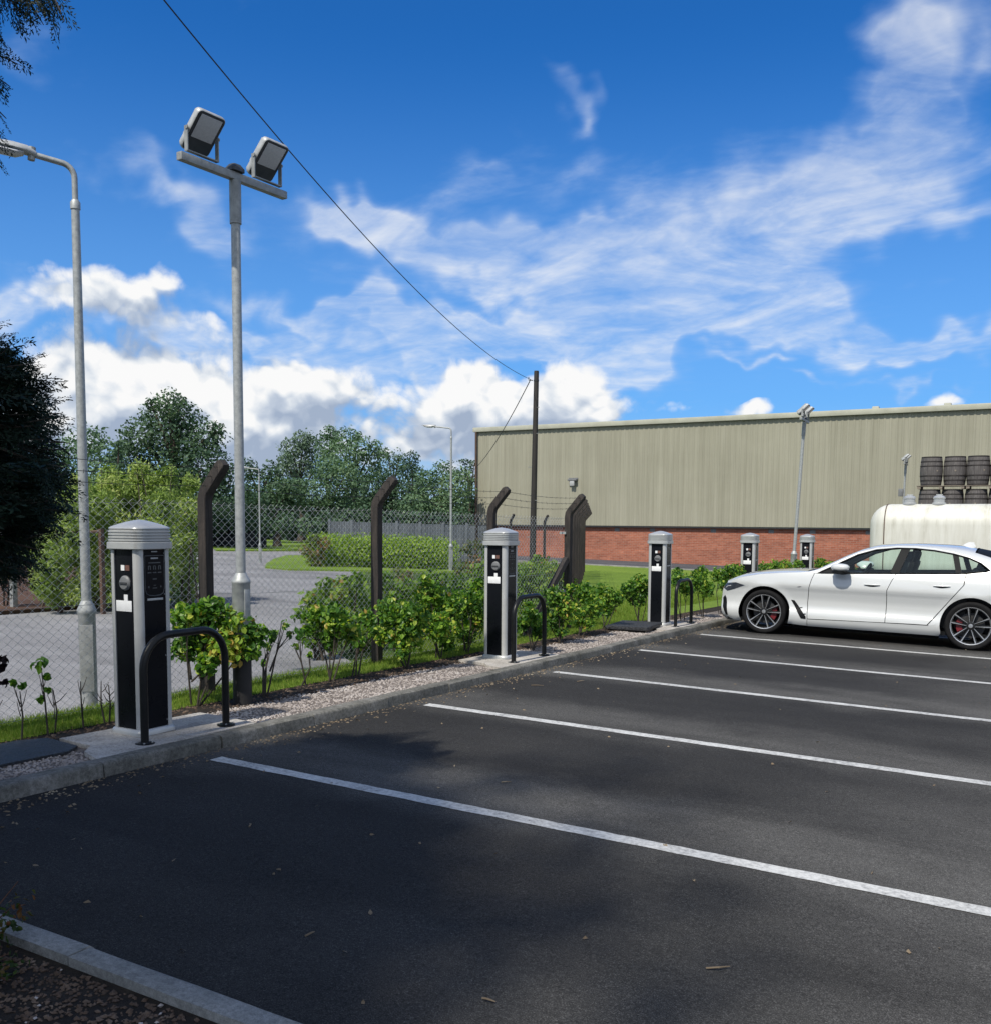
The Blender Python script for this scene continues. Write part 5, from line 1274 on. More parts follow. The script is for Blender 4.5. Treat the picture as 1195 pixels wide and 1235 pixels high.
def conifer(x, y, H, prof, nbr, label, seed, aim=(), zlow=1.1, per=8, cone=None, sc=1.0, low=4):
    """trunk with limbs whose reach follows prof(z); sprays along every limb"""
    r = random.Random(seed); z0 = gz(x, y); root = empty('conifer', (x, y, z0), 0, label, 'conifer'); b = MB(); fr = []
    b.tube([(0, 0, -.1), (.02, .01, H * .3), (0, .03, H * .7), (0, 0, H)], [.16, .12, .06, .015], 10)
    for i in range(nbr):
        z = zlow + (H - zlow) * (i + r.random()) / nbr; az = i * 2.39996 + r.uniform(-.4, .4)
        Lr = prof(z) * r.uniform(.82, 1.08); rise = r.uniform(-.1, .25)
        d = Vector((math.cos(az), math.sin(az), 0)); s = Vector((0, 0, z - .15 * Lr)); P = [s, s + d * Lr * .5 + Vector((0, 0, rise * Lr * .5 + .06)), s + d * Lr * .9 + Vector((0, 0, rise * Lr * .75))]
        b.tube(P, [.022, .014, .005], 5, cap=False)
        pn = per if (not cone or cone(az, z)) else low
        for k in range(pn):
            t = .22 + .78 * (k + r.random() * .7) / pn; q = P[0].lerp(P[1], t * 2) if t < .5 else P[1].lerp(P[2], (t - .5) * 2)
            a2 = az + r.uniform(-.85, .85) * (1 - .35 * t); dd = Vector((math.cos(a2), math.sin(a2), r.uniform(-.45, .35))).normalized()
            q = q + Vector((r.gauss(0, .06), r.gauss(0, .06), r.gauss(0, .06)))
            fr.append((q, dd, Vector((r.gauss(0, .5), r.gauss(0, .5), 1)), r.uniform(.7, 1.15) * sc))
    for o, dd, s in aim:
        o = Vector(o) - Vector((x, y, z0)); dd = Vector(dd); st = Vector((0, 0, o.z + .1)); m = st.lerp(o, .6) + Vector((0, 0, .12)); b.tube([st, m, o, o + dd.normalized() * .3 * s], [.016, .010, .005, .002], 5, cap=False)
        n = 6 if s > .66 else 3
        for k in range(n):
            t = k / 6; q = o.lerp(m, t * .5); fr.append((q, dd.normalized() + Vector((r.uniform(-.4, .4), r.uniform(-.4, .4), r.uniform(-.4, .2))), Vector((r.gauss(0, .6), r.gauss(0, .6), 1)), s * r.uniform(.7, 1)))
    b.build('trunk', MT['bark'], root, 60)
    V, F, T = sprays(fr); link_mesh('crown', V, F, MT['conifer'], root, None, None, T)
    return root
def profA(z):
    return max(.12, np.interp(z, [.9, 1.2, 1.6, 2.1, 2.4, 2.7, 3.0, 3.3, 3.6, 4.2, 4.9, 5.5], [.4, .8, .92, .84, .62, .42, .36, .38, .42, .36, .2, .1]))
def coneA(az, z): return math.cos(az - R(58)) > -.1
aim = []
for px, py, d, ddx, ddy, s in ((4, -12, 4.3, .7, -.9, .55), (30, -26, 4.2, .5, -1, .62), (54, -28, 4.1, .5, -1, .62), (10, -40, 4.2, .4, -1, .6), (40, -20, 4.3, .4, -1, .5), (-14, 60, 4.3, 1, -.5, .50), (-16, 84, 4.3, 1, -.75, .48), (30, -8, 4.2, .6, -1, .5), (58, -14, 4.1, .5, -1, .5), (-26, 48, 4.4, .8, -.9, .4), (-13, 122, 4.4, .8, -.8, .36), (-16, 150, 4.4, .8, -1, .36), (-14, 178, 4.4, .7, -1.1, .34), (-40, 120, 4.4, .9, -.6, .36), (-22, 415, 4.3, .8, .6, .4), (38, 490, 4.4, 1, .4, .42), (40, 500, 4.4, 1, .1, .4), (46, 575, 4.6, 1, -.1, .42), (40, 600, 4.6, 1, -.2, .42), (30, 640, 4.5, 1, -.6, .4), (8, 662, 4.5, .9, -.6, .4), (-14, 20, 4.3, .6, -.9, .5)):
    aim.append((at(px, py, d), rt * ddx + up * ddy + fw * random.uniform(-.3, .3), s))
rq = random.Random(21)
for k in range(210):
    py = rq.uniform(425, 690); w = np.interp(py, [420, 450, 490, 540, 600, 640, 665, 690], [8, 36, 60, 84, 86, 62, 40, 14])
    px = rq.uniform(-40, 1) * .8 + w * rq.random() ** .7; d = rq.uniform(4.0, 4.9)
    aim.append((at(px - 26, py, d), rt * 1 + up * (rq.uniform(-.2, .75) if py < 540 else rq.uniform(-.6, .4)) + fw * rq.uniform(-.5, .5), rq.uniform(.4, .62)))
conifer(-4.35, 1.78, 4.7, profA, 120, 'dark feathery conifer at the left picture edge, standing in the foreground bed', 5, aim, 1.42, 16, coneA, .85)
bl = []
rb = random.Random(4)
for k in range(46):
    a = rb.uniform(0, 6.28); q = rb.random() ** .5; zz = rb.uniform(-1, 1); w = math.sqrt(max(0, 1 - zz * zz))
    bl.append((-5.0 + 1.6 * q * w * math.cos(a), -16.0 + 1.9 * q * w * math.sin(a), 23.2 + 3.5 * zz, rb.uniform(.75, 1.05), rb.uniform(.7, .95)))
bs = Vector((-4.7, -16.0, gz(-4.7, -16.0))); root = empty('broadleaf_tree', bs, 0, 'tall dense tree behind the photographer that shades the foreground', 'tree')
limbs('trunk', bs, bl, .42, MT['bark'], root, bs, 8); crown('crown', bl, .22, .36, 3.2, MT['oak'], root, 88, shell=.7, org=bs, nmax=60000)
bo = [(-4.7 + 3.6 * math.cos(a) * q, -16.0 + 3.6 * math.sin(a) * q, 23.2 + z_ * (1.15 - q) * 5.5, .8, .7) for a, q, z_ in [(rb.uniform(0, 6.28), rb.uniform(.35, 1.0), rb.uniform(-1, 1)) for k in range(80)]]
crown('crown', bo, .20, .36, .26, MT['oak'], root, 89, shell=.9, org=bs)

# ================================================================ white car
def smooth_tab(pts, lo, hi, sig, n=800):
    xs = np.linspace(lo, hi, n); ys_ = np.interp(xs, [p[0] for p in pts], [p[1] for p in pts])
    k = int(max(1, sig / (hi - lo) * n)); kern = np.exp(-.5 * (np.arange(-3 * k, 3 * k + 1) / k) ** 2); kern /= kern.sum()
    yp = np.pad(ys_, 3 * k, mode='reflect', reflect_type='odd'); ys2 = np.convolve(yp, kern, 'valid')
    return lambda x: float(np.interp(x, xs, ys2))
x0f = smooth_tab([(.12, .13), (.18, .075), (.24, .035), (.30, .015), (.45, 0), (.60, .01), (.66, .03), (.72, .075), (.76, .13)], .1, .8, .02)
Bf = smooth_tab([(.05, .69), (.12, .78), (.17, .825), (.26, .864), (.42, .893), (.7, .910), (1.2, .922), (2.4, .926), (3.6, .924), (4.1, .905), (4.4, .868), (4.6, .815), (4.72, .76)], .05, 4.8, .035)
vpf = smooth_tab([(.10, -.11), (.16, -.07), (.21, -.03), (.30, -.010), (.36, -.016), (.44, -.060), (.56, -.058), (.68, -.028), (.745, .002), (.78, .003), (.85, -.008), (.92, -.026), (.97, -.048), (1.02, -.078), (1.10, -.122), (1.2, -.176), (1.3, -.232), (1.37, -.278), (1.42, -.33)], .1, 1.45, .014)
zef = smooth_tab([(.08, .72), (.20, .735), (.26, .765), (.45, .845), (.75, .905), (1.05, .938), (1.33, .958), (1.47, .972), (1.60, 1.01), (1.77, 1.095), (1.93, 1.187), (2.125, 1.290), (2.366, 1.368), (2.642, 1.402), (2.895, 1.406), (3.144, 1.390), (3.39, 1.352), (3.6, 1.30), (3.755, 1.242), (3.9, 1.178), (4.1, 1.105), (4.3, 1.06), (4.5, 1.03), (4.72, 1.0)], .08, 4.75, .03)
ztf = smooth_tab([(.0, .66), (.08, .735), (.15, .79), (.22, .825), (.46, .908), (.755, .958), (1.045, .985), (1.33, .998), (1.46, 1.0), (1.53, 1.02), (1.70, 1.125), (1.93, 1.252), (2.16, 1.355), (2.33, 1.410), (2.6, 1.438), (2.86, 1.450), (3.12, 1.450), (3.36, 1.443), (3.54, 1.428), (3.88, 1.365), (4.1, 1.287), (4.3, 1.20), (4.5, 1.112), (4.62, 1.075), (4.74, 1.045)], 0, 4.78, .03)
WC = [(.83, .335), (3.686, .335)]; RA = .392
def S(x, z):
    xs = x - x0f(min(max(z, .12), .76)) * min(1, max(0, (.75 - x) / .5)) if x < .75 else x
    y = Bf(xs) + vpf(z)
    for cx, cz in WC:
        dd = math.hypot(x - cx, z - cz); y += .014 * math.exp(-((dd - RA) / .045) ** 2) if z > .2 else 0
    return y
def densify(P, step=.035, closed=True):
    out = []; n = len(P)
    for i in range(n if closed else n - 1):
        a, b = P[i], P[(i + 1) % n]; L = math.hypot(b[0] - a[0], b[1] - a[1]); m = max(1, int(L / step))
        for k in range(m): out.append((a[0] + (b[0] - a[0]) * k / m, a[1] + (b[1] - a[1]) * k / m))
    if not closed: out.append(P[-1])
    return out
def inside(p, poly):
    x, y = p; c = False; n = len(poly); j = n - 1
    for i in range(n):
        xi, yi = poly[i]; xj, yj = poly[j]
        if (yi > y) != (yj > y) and x < (xj - xi) * (y - yi) / (yj - yi) + xi: c = not c
        j = i
    return c
def region(mb, poly, off=0.0, step=.035, sides=(-1, 1), rim=0.012):
    """panel of the car side: polygon in (x, z) laid on the side surface, with a small returned edge"""
    P = densify(poly, step); n = len(P)
    xs = [p[0] for p in P]; zs = [p[1] for p in P]; I = []
    x = min(xs) + step / 2
    while x < max(xs):
        z = min(zs) + step / 2
        while z < max(zs):
            if inside((x, z), P) and min((x - a) ** 2 + (z - b) ** 2 for a, b in P) > (step * .55) ** 2: I.append((x, z))
            z += step
        x += step
    r = delaunay_2d_cdt([Vector(p) for p in P + I], [], [list(range(n))], 1, 1e-6)
    vs, fs = r[0], r[2]; area = sum(P[i][0] * P[(i + 1) % n][1] - P[(i + 1) % n][0] * P[i][1] for i in range(n))
    for s in sides:
        V = [(v.x, s * (S(v.x, v.y) + off), v.y) for v in vs]; F = []
        for f in fs:
            a = sum(vs[f[k]].x * vs[f[(k + 1) % len(f)]].y - vs[f[(k + 1) % len(f)]].x * vs[f[k]].y for k in range(len(f)))
            f = list(f); F.append(f if (a > 0) == (s < 0) else f[::-1])
        mb.add(V, F)
        if rim:
            V2 = []
            for (a, b) in P: y = S(a, b) + off; V2 += [(a, s * y, b), (a, s * (y - rim), b)]
            F2 = [(2 * i, 2 * i + 1, 2 * ((i + 1) % n) + 1, 2 * ((i + 1) % n)) for i in range(n)]
            mb.add(V2, [f if (area > 0) == (s < 0) else f[::-1] for f in F2])
def arc(c, r, a0, a1, n=26): return [(c[0] + r * math.cos(R(a0 + (a1 - a0) * k / n)), c[1] + r * math.sin(R(a0 + (a1 - a0) * k / n))) for k in range(n + 1)]
def top(x, t):
    w = S(x, zef(x)); ze, zt = zef(x), ztf(x); a = abs(t)
    return Vector((x, t * w, ze + (zt - ze) * max(0, 1 - a ** 2.3) ** .62))
def patch(mb, x0, x1, t0, t1, nx, nt, off=0.0):
    V = []; F = []
    for i in range(nx + 1):
        for j in range(nt + 1):
            t = t0 + (t1 - t0) * j / nt
            xa = x0(t) if callable(x0) else x0; xb = x1(t) if callable(x1) else x1
            v = top(xa + (xb - xa) * i / nx, t); v.z += off; V.append(v)
    for i in range(nx):
        for j in range(nt): F.append((i * (nt + 1) + j, (i + 1) * (nt + 1) + j, (i + 1) * (nt + 1) + j + 1, i * (nt + 1) + j + 1))
    mb.add(V, F)

def paint(name, c, rough=.25, coat=.8, metal=0.0):
    m, nt, p, out = newmat(name); p.inputs['Base Color'].default_value = (*c, 1); setin(p, Roughness=rough, Metallic=metal)
    p.inputs['Coat Weight'].default_value = coat; p.inputs['Coat Roughness'].default_value = .04
    p.inputs['Specular IOR Level'].default_value = .5 if coat else .12
    n = noise(nt, 3, 4, .6); nt.links.new(math_(nt, 'MULTIPLY_ADD', n, .1, rough - .05), p.inputs['Roughness'])
    return m
MT['carwhite'] = paint('white_car_paint', (.54, .555, .55), .22, 1.0)
MT['carblack'] = paint('satin_black_trim', (.008, .009, .010), .6, .0)
MT['tyre'] = mottle('tyre_rubber', (.006, .006, .0065), (.011, .011, .0115), 20, .8, 0, .15, 60, spec=.18)
MT['rimsilver'] = mottle('machined_alloy', (.42, .43, .44), (.52, .53, .54), 20, .32, .75)
MT['rimdark'] = mottle('dark_alloy', (.008, .0085, .009), (.014, .0145, .015), 20, .4, .2)
MT['disc'] = mottle('brake_disc_steel', (.03, .03, .03), (.055, .055, .055), 20, .5, .4)
MT['red'] = paint('red_caliper_paint', (.13, .008, .012), .4, .3)
MT['headglass'] = mottle('dark_headlamp_glass', (.025, .03, .04), (.06, .07, .09), 22, .12, .1)
MT['seat'] = mottle('dark_seat_leather', (.03, .032, .034), (.05, .052, .055), 12, .6)
MT['tail'] = paint('tail_lamp_red', (.25, .01, .012), .2, .6)
def m_glass():
    m, nt, p, out = newmat('green_tinted_glass')
    nt.nodes.remove(p); t = N(nt, 'ShaderNodeBsdfTransparent'); t.inputs[0].default_value = (.84, .94, .89, 1)
    gl = N(nt, 'ShaderNodeBsdfGlossy'); setin(gl, Roughness=.02); gl.inputs['Color'].default_value = (.9, .95, .95, 1)
    f = N(nt, 'ShaderNodeFresnel'); setin(f, IOR=1.5); ms = N(nt, 'ShaderNodeMixShader')
    nt.links.new(f.outputs[0], ms.inputs[0]); nt.links.new(t.outputs[0], ms.inputs[1]); nt.links.new(gl.outputs[0], ms.inputs[2]); nt.links.new(ms.outputs[0], out.inputs[0])
    return m
MT['glass'] = m_glass()
cx_, cy_ = -4.82, 15.93
car = empty('parked_car', (cx_, cy_, gz(cx_, cy_) + .002), 0, 'white five door coupe parked nose to the kerb beside the charging posts', 'car')
car.rotation_euler = (-.0139, .0187, 0)
dF = [(1.478, .277), (1.464, .515), (1.482, .737), (1.515, .87), (1.545, .955)]
dM = [(2.574, .302), (2.577, .766), (2.63, .90), (2.675, 1.002)]
dR = [(3.138, .312), (3.352, .60), (3.571, .894), (3.585, 1.045)]
dlo_b = [(1.60, .961), (2.0, .976), (2.6, 1.003), (3.46, 1.044), (3.82, 1.090), (3.872, 1.106)]
dlo_t = [(3.825, 1.142), (3.755, 1.195), (3.6, 1.262), (3.39, 1.312), (3.144, 1.350), (2.895, 1.368), (2.642, 1.365), (2.366, 1.330), (2.125, 1.251), (1.929, 1.143), (1.77, 1.052)]
def off(P, dx, dz=0): return [(x + dx, z + dz) for x, z in P]
body = MB()
# front wing
zsn = [.735 - k * (.735 - .175) / 14 for k in range(15)]
front = [(x0f(z) + .12, z) for z in zsn]
wing = front + [(.20, .165), (WC[0][0] - .36, .172)] + arc(WC[0], RA, 203, -23) + [(1.474, .165)] + dF + [(x, zef(x)) for x in (1.47, 1.33, 1.05, .75, .45, .26, .21)]
region(body, wing)
# sill and rear quarter
region(body, [(1.482, .163), (3.285, .163), (3.31, .20)] + arc(WC[1], RA, 198, 176, 6)[1:] + [(3.142, .300), (2.4, .290), (1.482, .266)])
q_rear = [(4.55, .22), (4.64, .30), (4.66, .5), (4.655, .75), (4.62, .93), (4.60, 1.015)]
quarter = off(dR, .004)[1:][::-1] if False else [(3.142, .312), (3.356, .60), (3.575, .894), (3.589, 1.046), (3.82, 1.087), (3.876, 1.104), (3.90, 1.178), (4.1, 1.105), (4.3, 1.06), (4.5, 1.03), (4.60, 1.015)] 
region(body, [(3.142, .306)] + arc(WC[1], RA, 182, -23)[0:1] + arc(WC[1], RA, 180, -20)[1:] + q_rear + [(4.5, zef(4.5)), (4.3, zef(4.3)), (4.1, zef(4.1)), (3.9, zef(3.9)), (3.878, 1.104), (3.82, 1.085), (3.589, 1.044), (3.575, .894), (3.356, .60)])
# roof rail and screen pillars above the windows
region(body, [(1.548, .957), (1.60, .963)] + dlo_t[::-1] + [(3.878, 1.108)] + [(x, zef(x)) for x in (3.9, 3.755, 3.6, 3.39, 3.144, 2.895, 2.642, 2.366, 2.125, 1.93, 1.77, 1.60, 1.47)])
SK = [(WC[0][0] + .395, .172), (1.482, .160), (3.285, .160), (3.285, .118), (WC[0][0] + .40, .118)]
# bonnet, roof, pillars, boot
def xn(t): return x0f(.735) + .12 * abs(t) ** 2.4
patch(body, xn, 1.44, -1, 1, 30, 26)
for s in (-1, 1): patch(body, 1.44, 2.26, s * (.86 if s > 0 else 1), s * (1 if s > 0 else .86), 20, 4)
patch(body, 2.26, 3.66, -1, 1, 28, 26)
for s in (-1, 1): patch(body, 3.66, 4.46, s * (.84 if s > 0 else 1), s * (1 if s > 0 else .84), 18, 4)
patch(body, 4.46, 4.60, -1, 1, 6, 26)
# front and rear faces
def facegrid(fx, fy, z0, z1, nz=16, ny=24):
    V = []; F = []
    for i in range(nz + 1):
        z = z0 + (z1 - z0) * i / nz
        for j in range(ny + 1):
            t = -1 + 2 * j / ny; V.append((fx(z, t), t * fy(z), z))
    for i in range(nz):
        for j in range(ny): F.append((i * (ny + 1) + j, i * (ny + 1) + j + 1, (i + 1) * (ny + 1) + j + 1, (i + 1) * (ny + 1) + j))
    return V, F
V, F = facegrid(lambda z, t: x0f(z) + .12 * abs(t) ** 2.4, lambda z: S(x0f(z) + .12, z), .175, .735); body.add(V, [f[::-1] for f in F])
rx = smooth_tab([(.2, 4.56), (.3, 4.64), (.5, 4.66), (.75, 4.655), (.93, 4.62), (1.02, 4.60)], .2, 1.05, .02)
V, F = facegrid(lambda z, t: rx(z) + .12 * (1 - abs(t) ** 2.4), lambda z: S(rx(z), z), .22, 1.015); body.add(V, F)
V = []; F = []
for j in range(27):
    t = -1 + 2 * j / 26; a = top(4.60, t); w = S(rx(1.015), 1.015); V += [a, (rx(1.015) + .12 * (1 - abs(t) ** 2.4), t * w, 1.015)]
F = [(2 * j, 2 * j + 1, 2 * j + 3, 2 * j + 2) for j in range(26)]; body.add(V, F)
body.build('body', MT['carwhite'], car, 32)
# doors
def mkdoor(poly, name, hx):
    d = MB(); region(d, poly, sides=(-1,)); o1 = d.build(name, MT['carwhite'], car, 30); d = MB(); region(d, poly, sides=(1,)); o2 = d.build(name, MT['carwhite'], car, 30)
    for s, o in ((-1, o1), (1, o2)):
        a, b = hx; zz = .825 if a < 3 else .858; L = [(a + (b - a) * k / 12, zz + .004 * k / 12) for k in range(13)]
        rec = [(x, z - .024 * math.sin(PI * k / 12)) for k, (x, z) in enumerate(L)]
        m = MB(); region(m, L[::-1] + rec[1:-1], .0025, .02, (s,), .006); m.build('handle_recess', MT['carblack'], o)
        m = MB(); m.tube([(x, s * (S(x, z) + .006 + .012 * math.sin(PI * k / 12)), z + .006) for k, (x, z) in enumerate(L)], .009, 8); m.build('handle', MT['carwhite'], o, 60)
G_ = .009
fd = [(x + G_, z) for x, z in dF] + [(1.61, .953), (2.0, .968), (2.6, .995)] + [(x - G_ / 2, z) for x, z in dM[::-1]] + [(2.3, .296)]
rd = [(x + G_ / 2, z) for x, z in dM] + [(3.0, 1.017), (3.46, 1.039)] + [(x - G_, z - .001) for x, z in dR[::-1]] + [(2.9, .310)]
mkdoor(fd, 'front_door', (2.265, 2.482)); mkdoor(rd, 'rear_door', (3.182, 3.402))
for s in (-1, 1):
    m = MB(); region(m, SK, -.035, .04, (s,)); m.build('sill_skirt', MT['carblack'], car)
# dark liner behind the panel gaps, wheel wells
lin = MB(); region(lin, [(.30, .24), (WC[0][0] - .40, .24)] + arc(WC[0], .405, 194, -14) + [(WC[1][0] - .405, .24)] + arc(WC[1], .405, 194, -14) + [(4.4, .3), (4.4, .95), (3.6, .98), (1.5, .93), (.9, .86), (.45, .78)], -.03, .06, rim=0)
lin.build('inner_liner', MT['blackpaint'], car, 60)
for cx, cz in WC:
    for s in (-1, 1):
        ww = MB(); V = []; A = arc((cx, cz), .398, 205, -25, 24)
        for a, b in A: V += [(a, s * (S(a, b) - .006), b), (a, s * .58, b)]
        ww.add(V, [(2 * i, 2 * i + 1, 2 * i + 3, 2 * i + 2) for i in range(len(A) - 1)])
        ww.add([(a, s * .58, b) for a, b in A], [tuple(range(len(A)))])
        ww.build('wheel_well', MT['blackpaint'], car, 60)
fl = MB(); fl.box((2.4, 0, .20), (4.3, 1.62, .05)); fl.box((2.35, 0, .55), (2.5, 1.5, .55)); fl.box((.95, 0, .6), (.9, 1.1, .4)); fl.box((4.1, 0, .65), (.7, 1.15, .5)); fl.build('floor_pan', MT['blackpaint'], car)
# windows
gl_f = [(1.80, 1.055), (1.80, .985), (2.0, .990), (2.595, 1.016), (2.705, 1.352), (2.642, 1.351), (2.366, 1.316), (2.125, 1.237), (1.93, 1.130)]
gl_r = [(2.705, 1.020), (3.455, 1.056), (3.385, 1.298), (3.144, 1.336), (2.895, 1.354), (2.815, 1.354)]
gl_q = [(3.52, 1.060), (3.80, 1.098), (3.83, 1.106), (3.75, 1.178), (3.60, 1.246), (3.455, 1.284)]
for P, nm in ((gl_f, 'front_side_window'), (gl_r, 'rear_side_window'), (gl_q, 'quarter_window')):
    for s in (-1, 1):
        m = MB(); region(m, P, -.006, .05, (s,), 0); m.build(nm, MT['glass'], car, 60)
for s in (-1, 1):
    for P, nm in (([(2.592, 1.006), (2.712, 1.011), (2.822, 1.362), (2.700, 1.362)], 'door_pillar_trim'), ([(3.452, 1.046), (3.525, 1.055), (3.460, 1.294), (3.382, 1.306)], 'rear_pillar_trim'), ([(1.602, .966), (1.81, .976), (1.81, 1.072), (1.76, 1.046)], 'mirror_sail')):
        tr = MB(); region(tr, P, -.002, .04, (s,)); tr.build(nm, MT['carblack'], car, 60)
    tr = MB(); O_ = densify(dlo_b + dlo_t, .05); tr.tube([(x, s * (S(x, z) - .002), z) for x, z in O_], .0125, 6, close=True)
    tr.build('window_trim', MT['carblack'], car, 60)
m = MB(); patch(m, 1.50, 2.24, -.86, .86, 16, 22, -.003); m.build('windscreen', MT['glass'], car, 60)
m = MB(); patch(m, 3.68, 4.44, -.84, .84, 16, 22, -.003); m.build('rear_window', MT['carblack'], car, 60)
m = MB(); patch(m, 1.43, 1.53, -.9, .9, 4, 20, .003); m.build('cowl_trim', MT['carblack'], car, 60)
m = MB(); m.loft([[Vector((3.42 + .10 * t + a, y * (1 - t * .6), ztf(3.5) - .01 + .065 * t)) for a, y in ((0, 0), (.07, .022), (.20 - .13 * t, .018), (.20 - .13 * t, -.018), (.07, -.022))] for t in (0, .5, 1)]); m.build('roof_aerial', MT['carwhite'], car, 50)
# lamps, vents, intakes
hd = [(.150, .655), (.17, .700), (.215, .738), (.375, .757), (.513, .722), (.358, .656), (.225, .615)]
for s in (-1, 1):
    m = MB(); region(m, hd, .004, .03, (s,), .01); h = m.build('headlight', MT['headglass'], car, 60)
    m = MB(); m.tube([(x, s * (S(x, z) + .005), z) for x, z in densify([(.20, .665), (.23, .690), (.29, .702)], .03, False)], .004, 5); m.build('light_strip', MT['white'], h, 60)
    m = MB(); region(m, [(1.225, .540), (1.275, .536), (1.384, .400), (1.462, .305), (1.462, .268), (1.392, .272)], .003, .02, (s,), .006); region(m, [(1.33, .43), (1.40, .442), (1.40, .432), (1.34, .415)], .004, .02, (s,), .006); region(m, [(1.385, .345), (1.46, .352), (1.46, .338), (1.395, .330)], .004, .02, (s,), .006); m.build('side_vent', MT['carblack'], car)
    m = MB(); region(m, [(.145, .50), (.185, .545), (.215, .50), (.258, .245), (.222, .238), (.16, .37)], .003, .02, (s,), .008); m.build('bumper_intake', MT['carblack'], car)
    m = MB(); region(m, [(1.31, .742), (1.36, .755), (1.385, .748), (1.34, .738)], .002, .02, (s,), .004); m.build('wing_badge', MT['midgrey'], car)
    m = MB(); region(m, [(4.30, .86), (4.60, .84), (4.60, .93), (4.36, .935)], .004, .03, (s,), .01); m.build('tail_lamp', MT['tail'], car)
    # mirror
    mi = MB(); rings = []
    for y, sx_, sz_, ox, oz in ((.905, .045, .018, 1.93, 1.015), (.935, .06, .026, 1.93, 1.03), (.955, .115, .046, 1.935, 1.058), (1.00, .132, .058, 1.935, 1.064), (1.06, .128, .055, 1.94, 1.066), (1.10, .10, .042, 1.945, 1.064), (1.115, .05, .022, 1.95, 1.062)):
        rings.append([Vector((ox + sx_ * math.copysign(abs(math.cos(a)) ** .75, math.cos(a)), s * y, oz + sz_ * math.copysign(abs(math.sin(a)) ** .8, math.sin(a)))) for a in [2 * PI * k / 18 for k in range(18)]])
    mi.loft(rings); mo = mi.build('mirror', MT['carwhite'], car, 60)
    mi = MB(); rings = []
    for y, sx_, oz in ((.91, .08, .985), (.955, .118, .990), (1.0, .132, .992), (1.06, .126, .995), (1.10, .09, 1.0)): rings.append([Vector((1.947 + sx_ * math.cos(a), s * y, oz + .030 * math.sin(a))) for a in [2 * PI * k / 14 for k in range(14)]])
    mi.loft(rings); mi.build('mirror_base', MT['carblack'], mo, 60)
m = MB(); V, F = facegrid(lambda z, t: x0f(z) + .12 * abs(t * .3) ** 2.4 - .004, lambda z: .28, .33, .66); m.add(V, [f[::-1] for f in F]); m.build('grille', MT['carblack'], car)
m = MB(); V, F = facegrid(lambda z, t: x0f(z) + .12 * abs(t * .8) ** 2.4 - .004, lambda z: .62, .19, .27); m.add(V, [f[::-1] for f in F]); m.build('lower_intake', MT['carblack'], car)
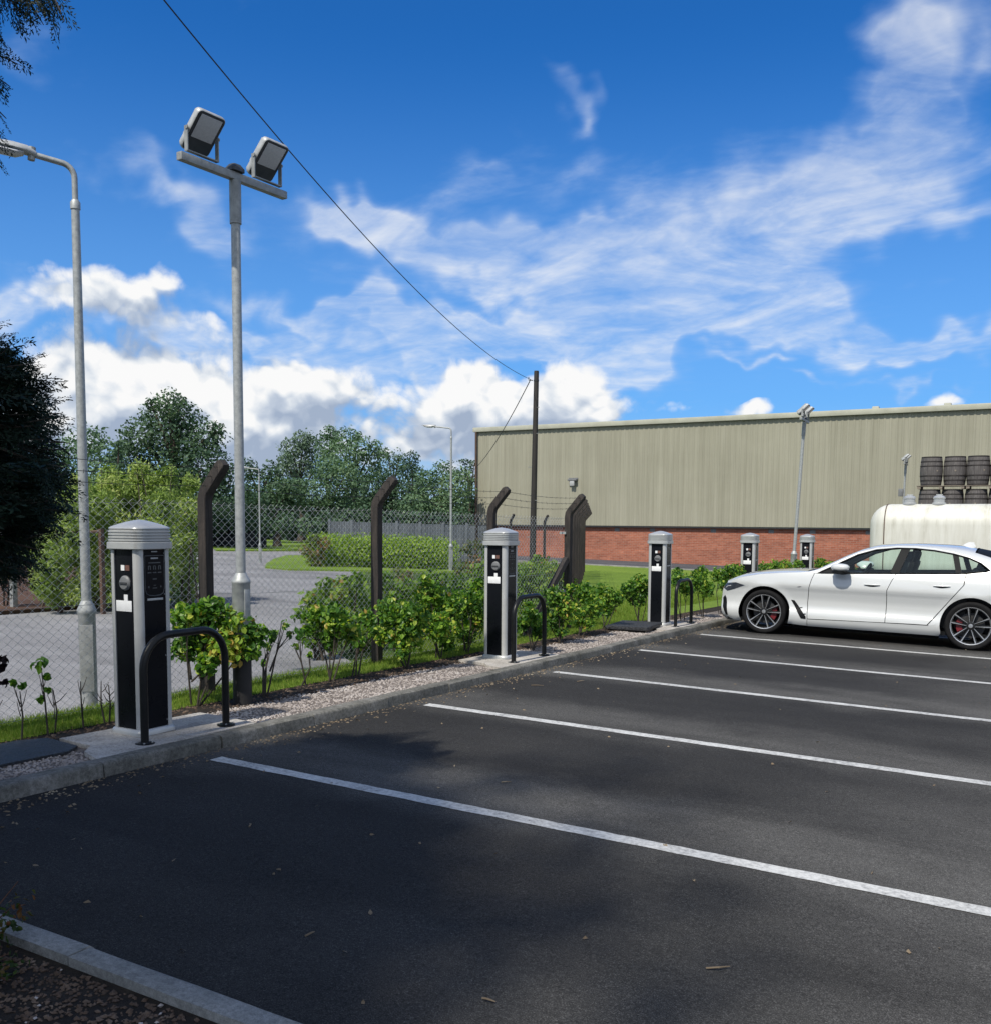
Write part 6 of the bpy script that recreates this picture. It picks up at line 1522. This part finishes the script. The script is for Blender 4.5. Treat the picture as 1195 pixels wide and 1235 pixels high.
# wheels
def wheel(cx, cz, side, cal):
    w = MB(); w.lathe([(.25, -.098), (.262, -.106), (.272, -.112), (.30, -.120), (.318, -.117), (.331, -.103), (.335, -.08), (.336, 0), (.335, .08), (.331, .103), (.318, .117), (.30, .12), (.25, .10)], 48, axis='y', cap=False)
    for k in range(3): pass
    ty_ = w.build('wheel', MT['tyre'], car, 40)
    m = MB(); m.lathe([(.252, -.104), (.262, -.107), (.264, -.100), (.256, -.096), (.245, -.085), (.242, -.09)], 48, axis='y', cap=False)
    for k in range(10):
        pr = k // 2; sg = 1 if k % 2 else -1; a0 = PI / 2 + pr * 2 * PI / 5
        ah, ar = a0 + sg * R(20), a0 + sg * R(13.5)
        p0 = Vector((.055 * math.cos(ah), -.086, .055 * math.sin(ah))); p1 = Vector((.253 * math.cos(ar), -.101, .253 * math.sin(ar))); d = (p1 - p0).normalized(); n = Vector((-d.z, 0, d.x)) * sg
        rg = []
        for t, wi in ((0, .003), (.25, .0045), (.6, .0075), (1, .010)):
            q = p0.lerp(p1, t); rg.append([q - n * wi * .6, q + n * wi, q + n * wi + Vector((0, .008, 0)), q - n * wi * .6 + Vector((0, .008, 0))])
        m.loft(rg)
    m.lathe([(.03, -.094), (.026, -.099), (.008, -.10)], 16, axis='y')
    m.build('rim', MT['rimsilver'], ty_, 30)
    m = MB(); m.lathe([(.25, -.096), (.235, -.05), (.225, .06), (.245, .09)], 40, axis='y', cap=False)
    for k in range(10):
        pr = k // 2; sg = 1 if k % 2 else -1; a0 = PI / 2 + pr * 2 * PI / 5; ah, ar = a0 + sg * R(19), a0 + sg * R(12.5)
        p0 = Vector((.04 * math.cos(ah), -.074, .04 * math.sin(ah))); p1 = Vector((.25 * math.cos(ar), -.088, .25 * math.sin(ar))); d = (p1 - p0).normalized(); n = Vector((-d.z, 0, d.x))
        m.loft([[q - n * wi, q + n * wi, q + n * wi * .6 + Vector((0, .03, 0)), q - n * wi * .6 + Vector((0, .03, 0))] for q, wi in ((p0, .014), (p0.lerp(p1, .5), .013), (p1, .020))])
    m.lathe([(.066, -.07), (.062, -.084), (.03, -.09), (.01, -.09)], 24, axis='y')
    m.build('spoke_backing', MT['rimdark'], ty_, 30)
    m = MB(); m.lathe([(.08, -.02), (.175, -.02), (.175, .0), (.08, .0)], 36, axis='y'); m.build('brake_disc', MT['disc'], ty_, 40)
    m = MB(); A = [R(a) for a in range(-34, 35, 8)]
    m.loft([[Vector((r_ * math.cos(a) * cal * side * -1 if False else r_ * math.cos(a) * cal, y, r_ * math.sin(a))) for r_, y in ((.115, -.055), (.19, -.055), (.198, -.035), (.198, .02), (.115, .02))] for a in A]); m.build('brake_caliper', MT['red'], ty_, 40)
    ty_.location = (cx, side * -.795 * -1 if False else -.795 * (1 if side < 0 else -1), cz); ty_.rotation_euler = (0, R(4), 0 if side < 0 else PI)
    return ty_
for (cx, cz), cal in zip(WC, (1, -1)):
    for s in (-1, 1): wheel(cx, cz, s, cal if s < 0 else -cal)
# seats and steering wheel
def seat(x, y, w, name):
    m = MB(); m.box((x + .02, y, .62), (.5, w, .16), bevel=.05); m.box((x + .30, y, .92), (.14, w, .58), Matrix.Rotation(R(18), 3, 'Y'), .05); m.box((x + .41, y, 1.245), (.09, w * .52, .16), Matrix.Rotation(R(14), 3, 'Y'), .035)
    m.tube([(x + .38, y - .05, 1.10), (x + .40, y - .05, 1.2)], .008, 6); m.tube([(x + .38, y + .05, 1.10), (x + .40, y + .05, 1.2)], .008, 6)
    m.build(name, MT['seat'], car, 40)
seat(2.38, -.37, .5, 'front_seat'); seat(2.38, .37, .5, 'front_seat')
m = MB(); m.box((3.35, 0, .66), (.5, 1.2, .16), bevel=.05); m.box((3.62, 0, .88), (.16, 1.2, .5), Matrix.Rotation(R(24), 3, 'Y'), .05)
for y in (-.36, .36): m.box((3.72, y, 1.14), (.08, .26, .14), Matrix.Rotation(R(20), 3, 'Y'), .03)
m.build('rear_seat', MT['seat'], car, 40)
m = MB(); m.box((1.75, 0, .86), (.5, 1.4, .22), bevel=.07); m.build('dashboard', MT['seat'], car, 40)
m = MB(); ri = Matrix.Rotation(R(-68), 3, 'Y'); m.tube([Vector((2.06, .37, .93)) + ri @ Vector((.18 * math.cos(a), .18 * math.sin(a), 0)) for a in [2 * PI * k / 24 for k in range(24)]], .015, 8, close=True); m.tube([(2.06, .37, .93), (1.9, .37, .86)], .03, 8); m.build('steering_wheel', MT['seat'], car, 60)
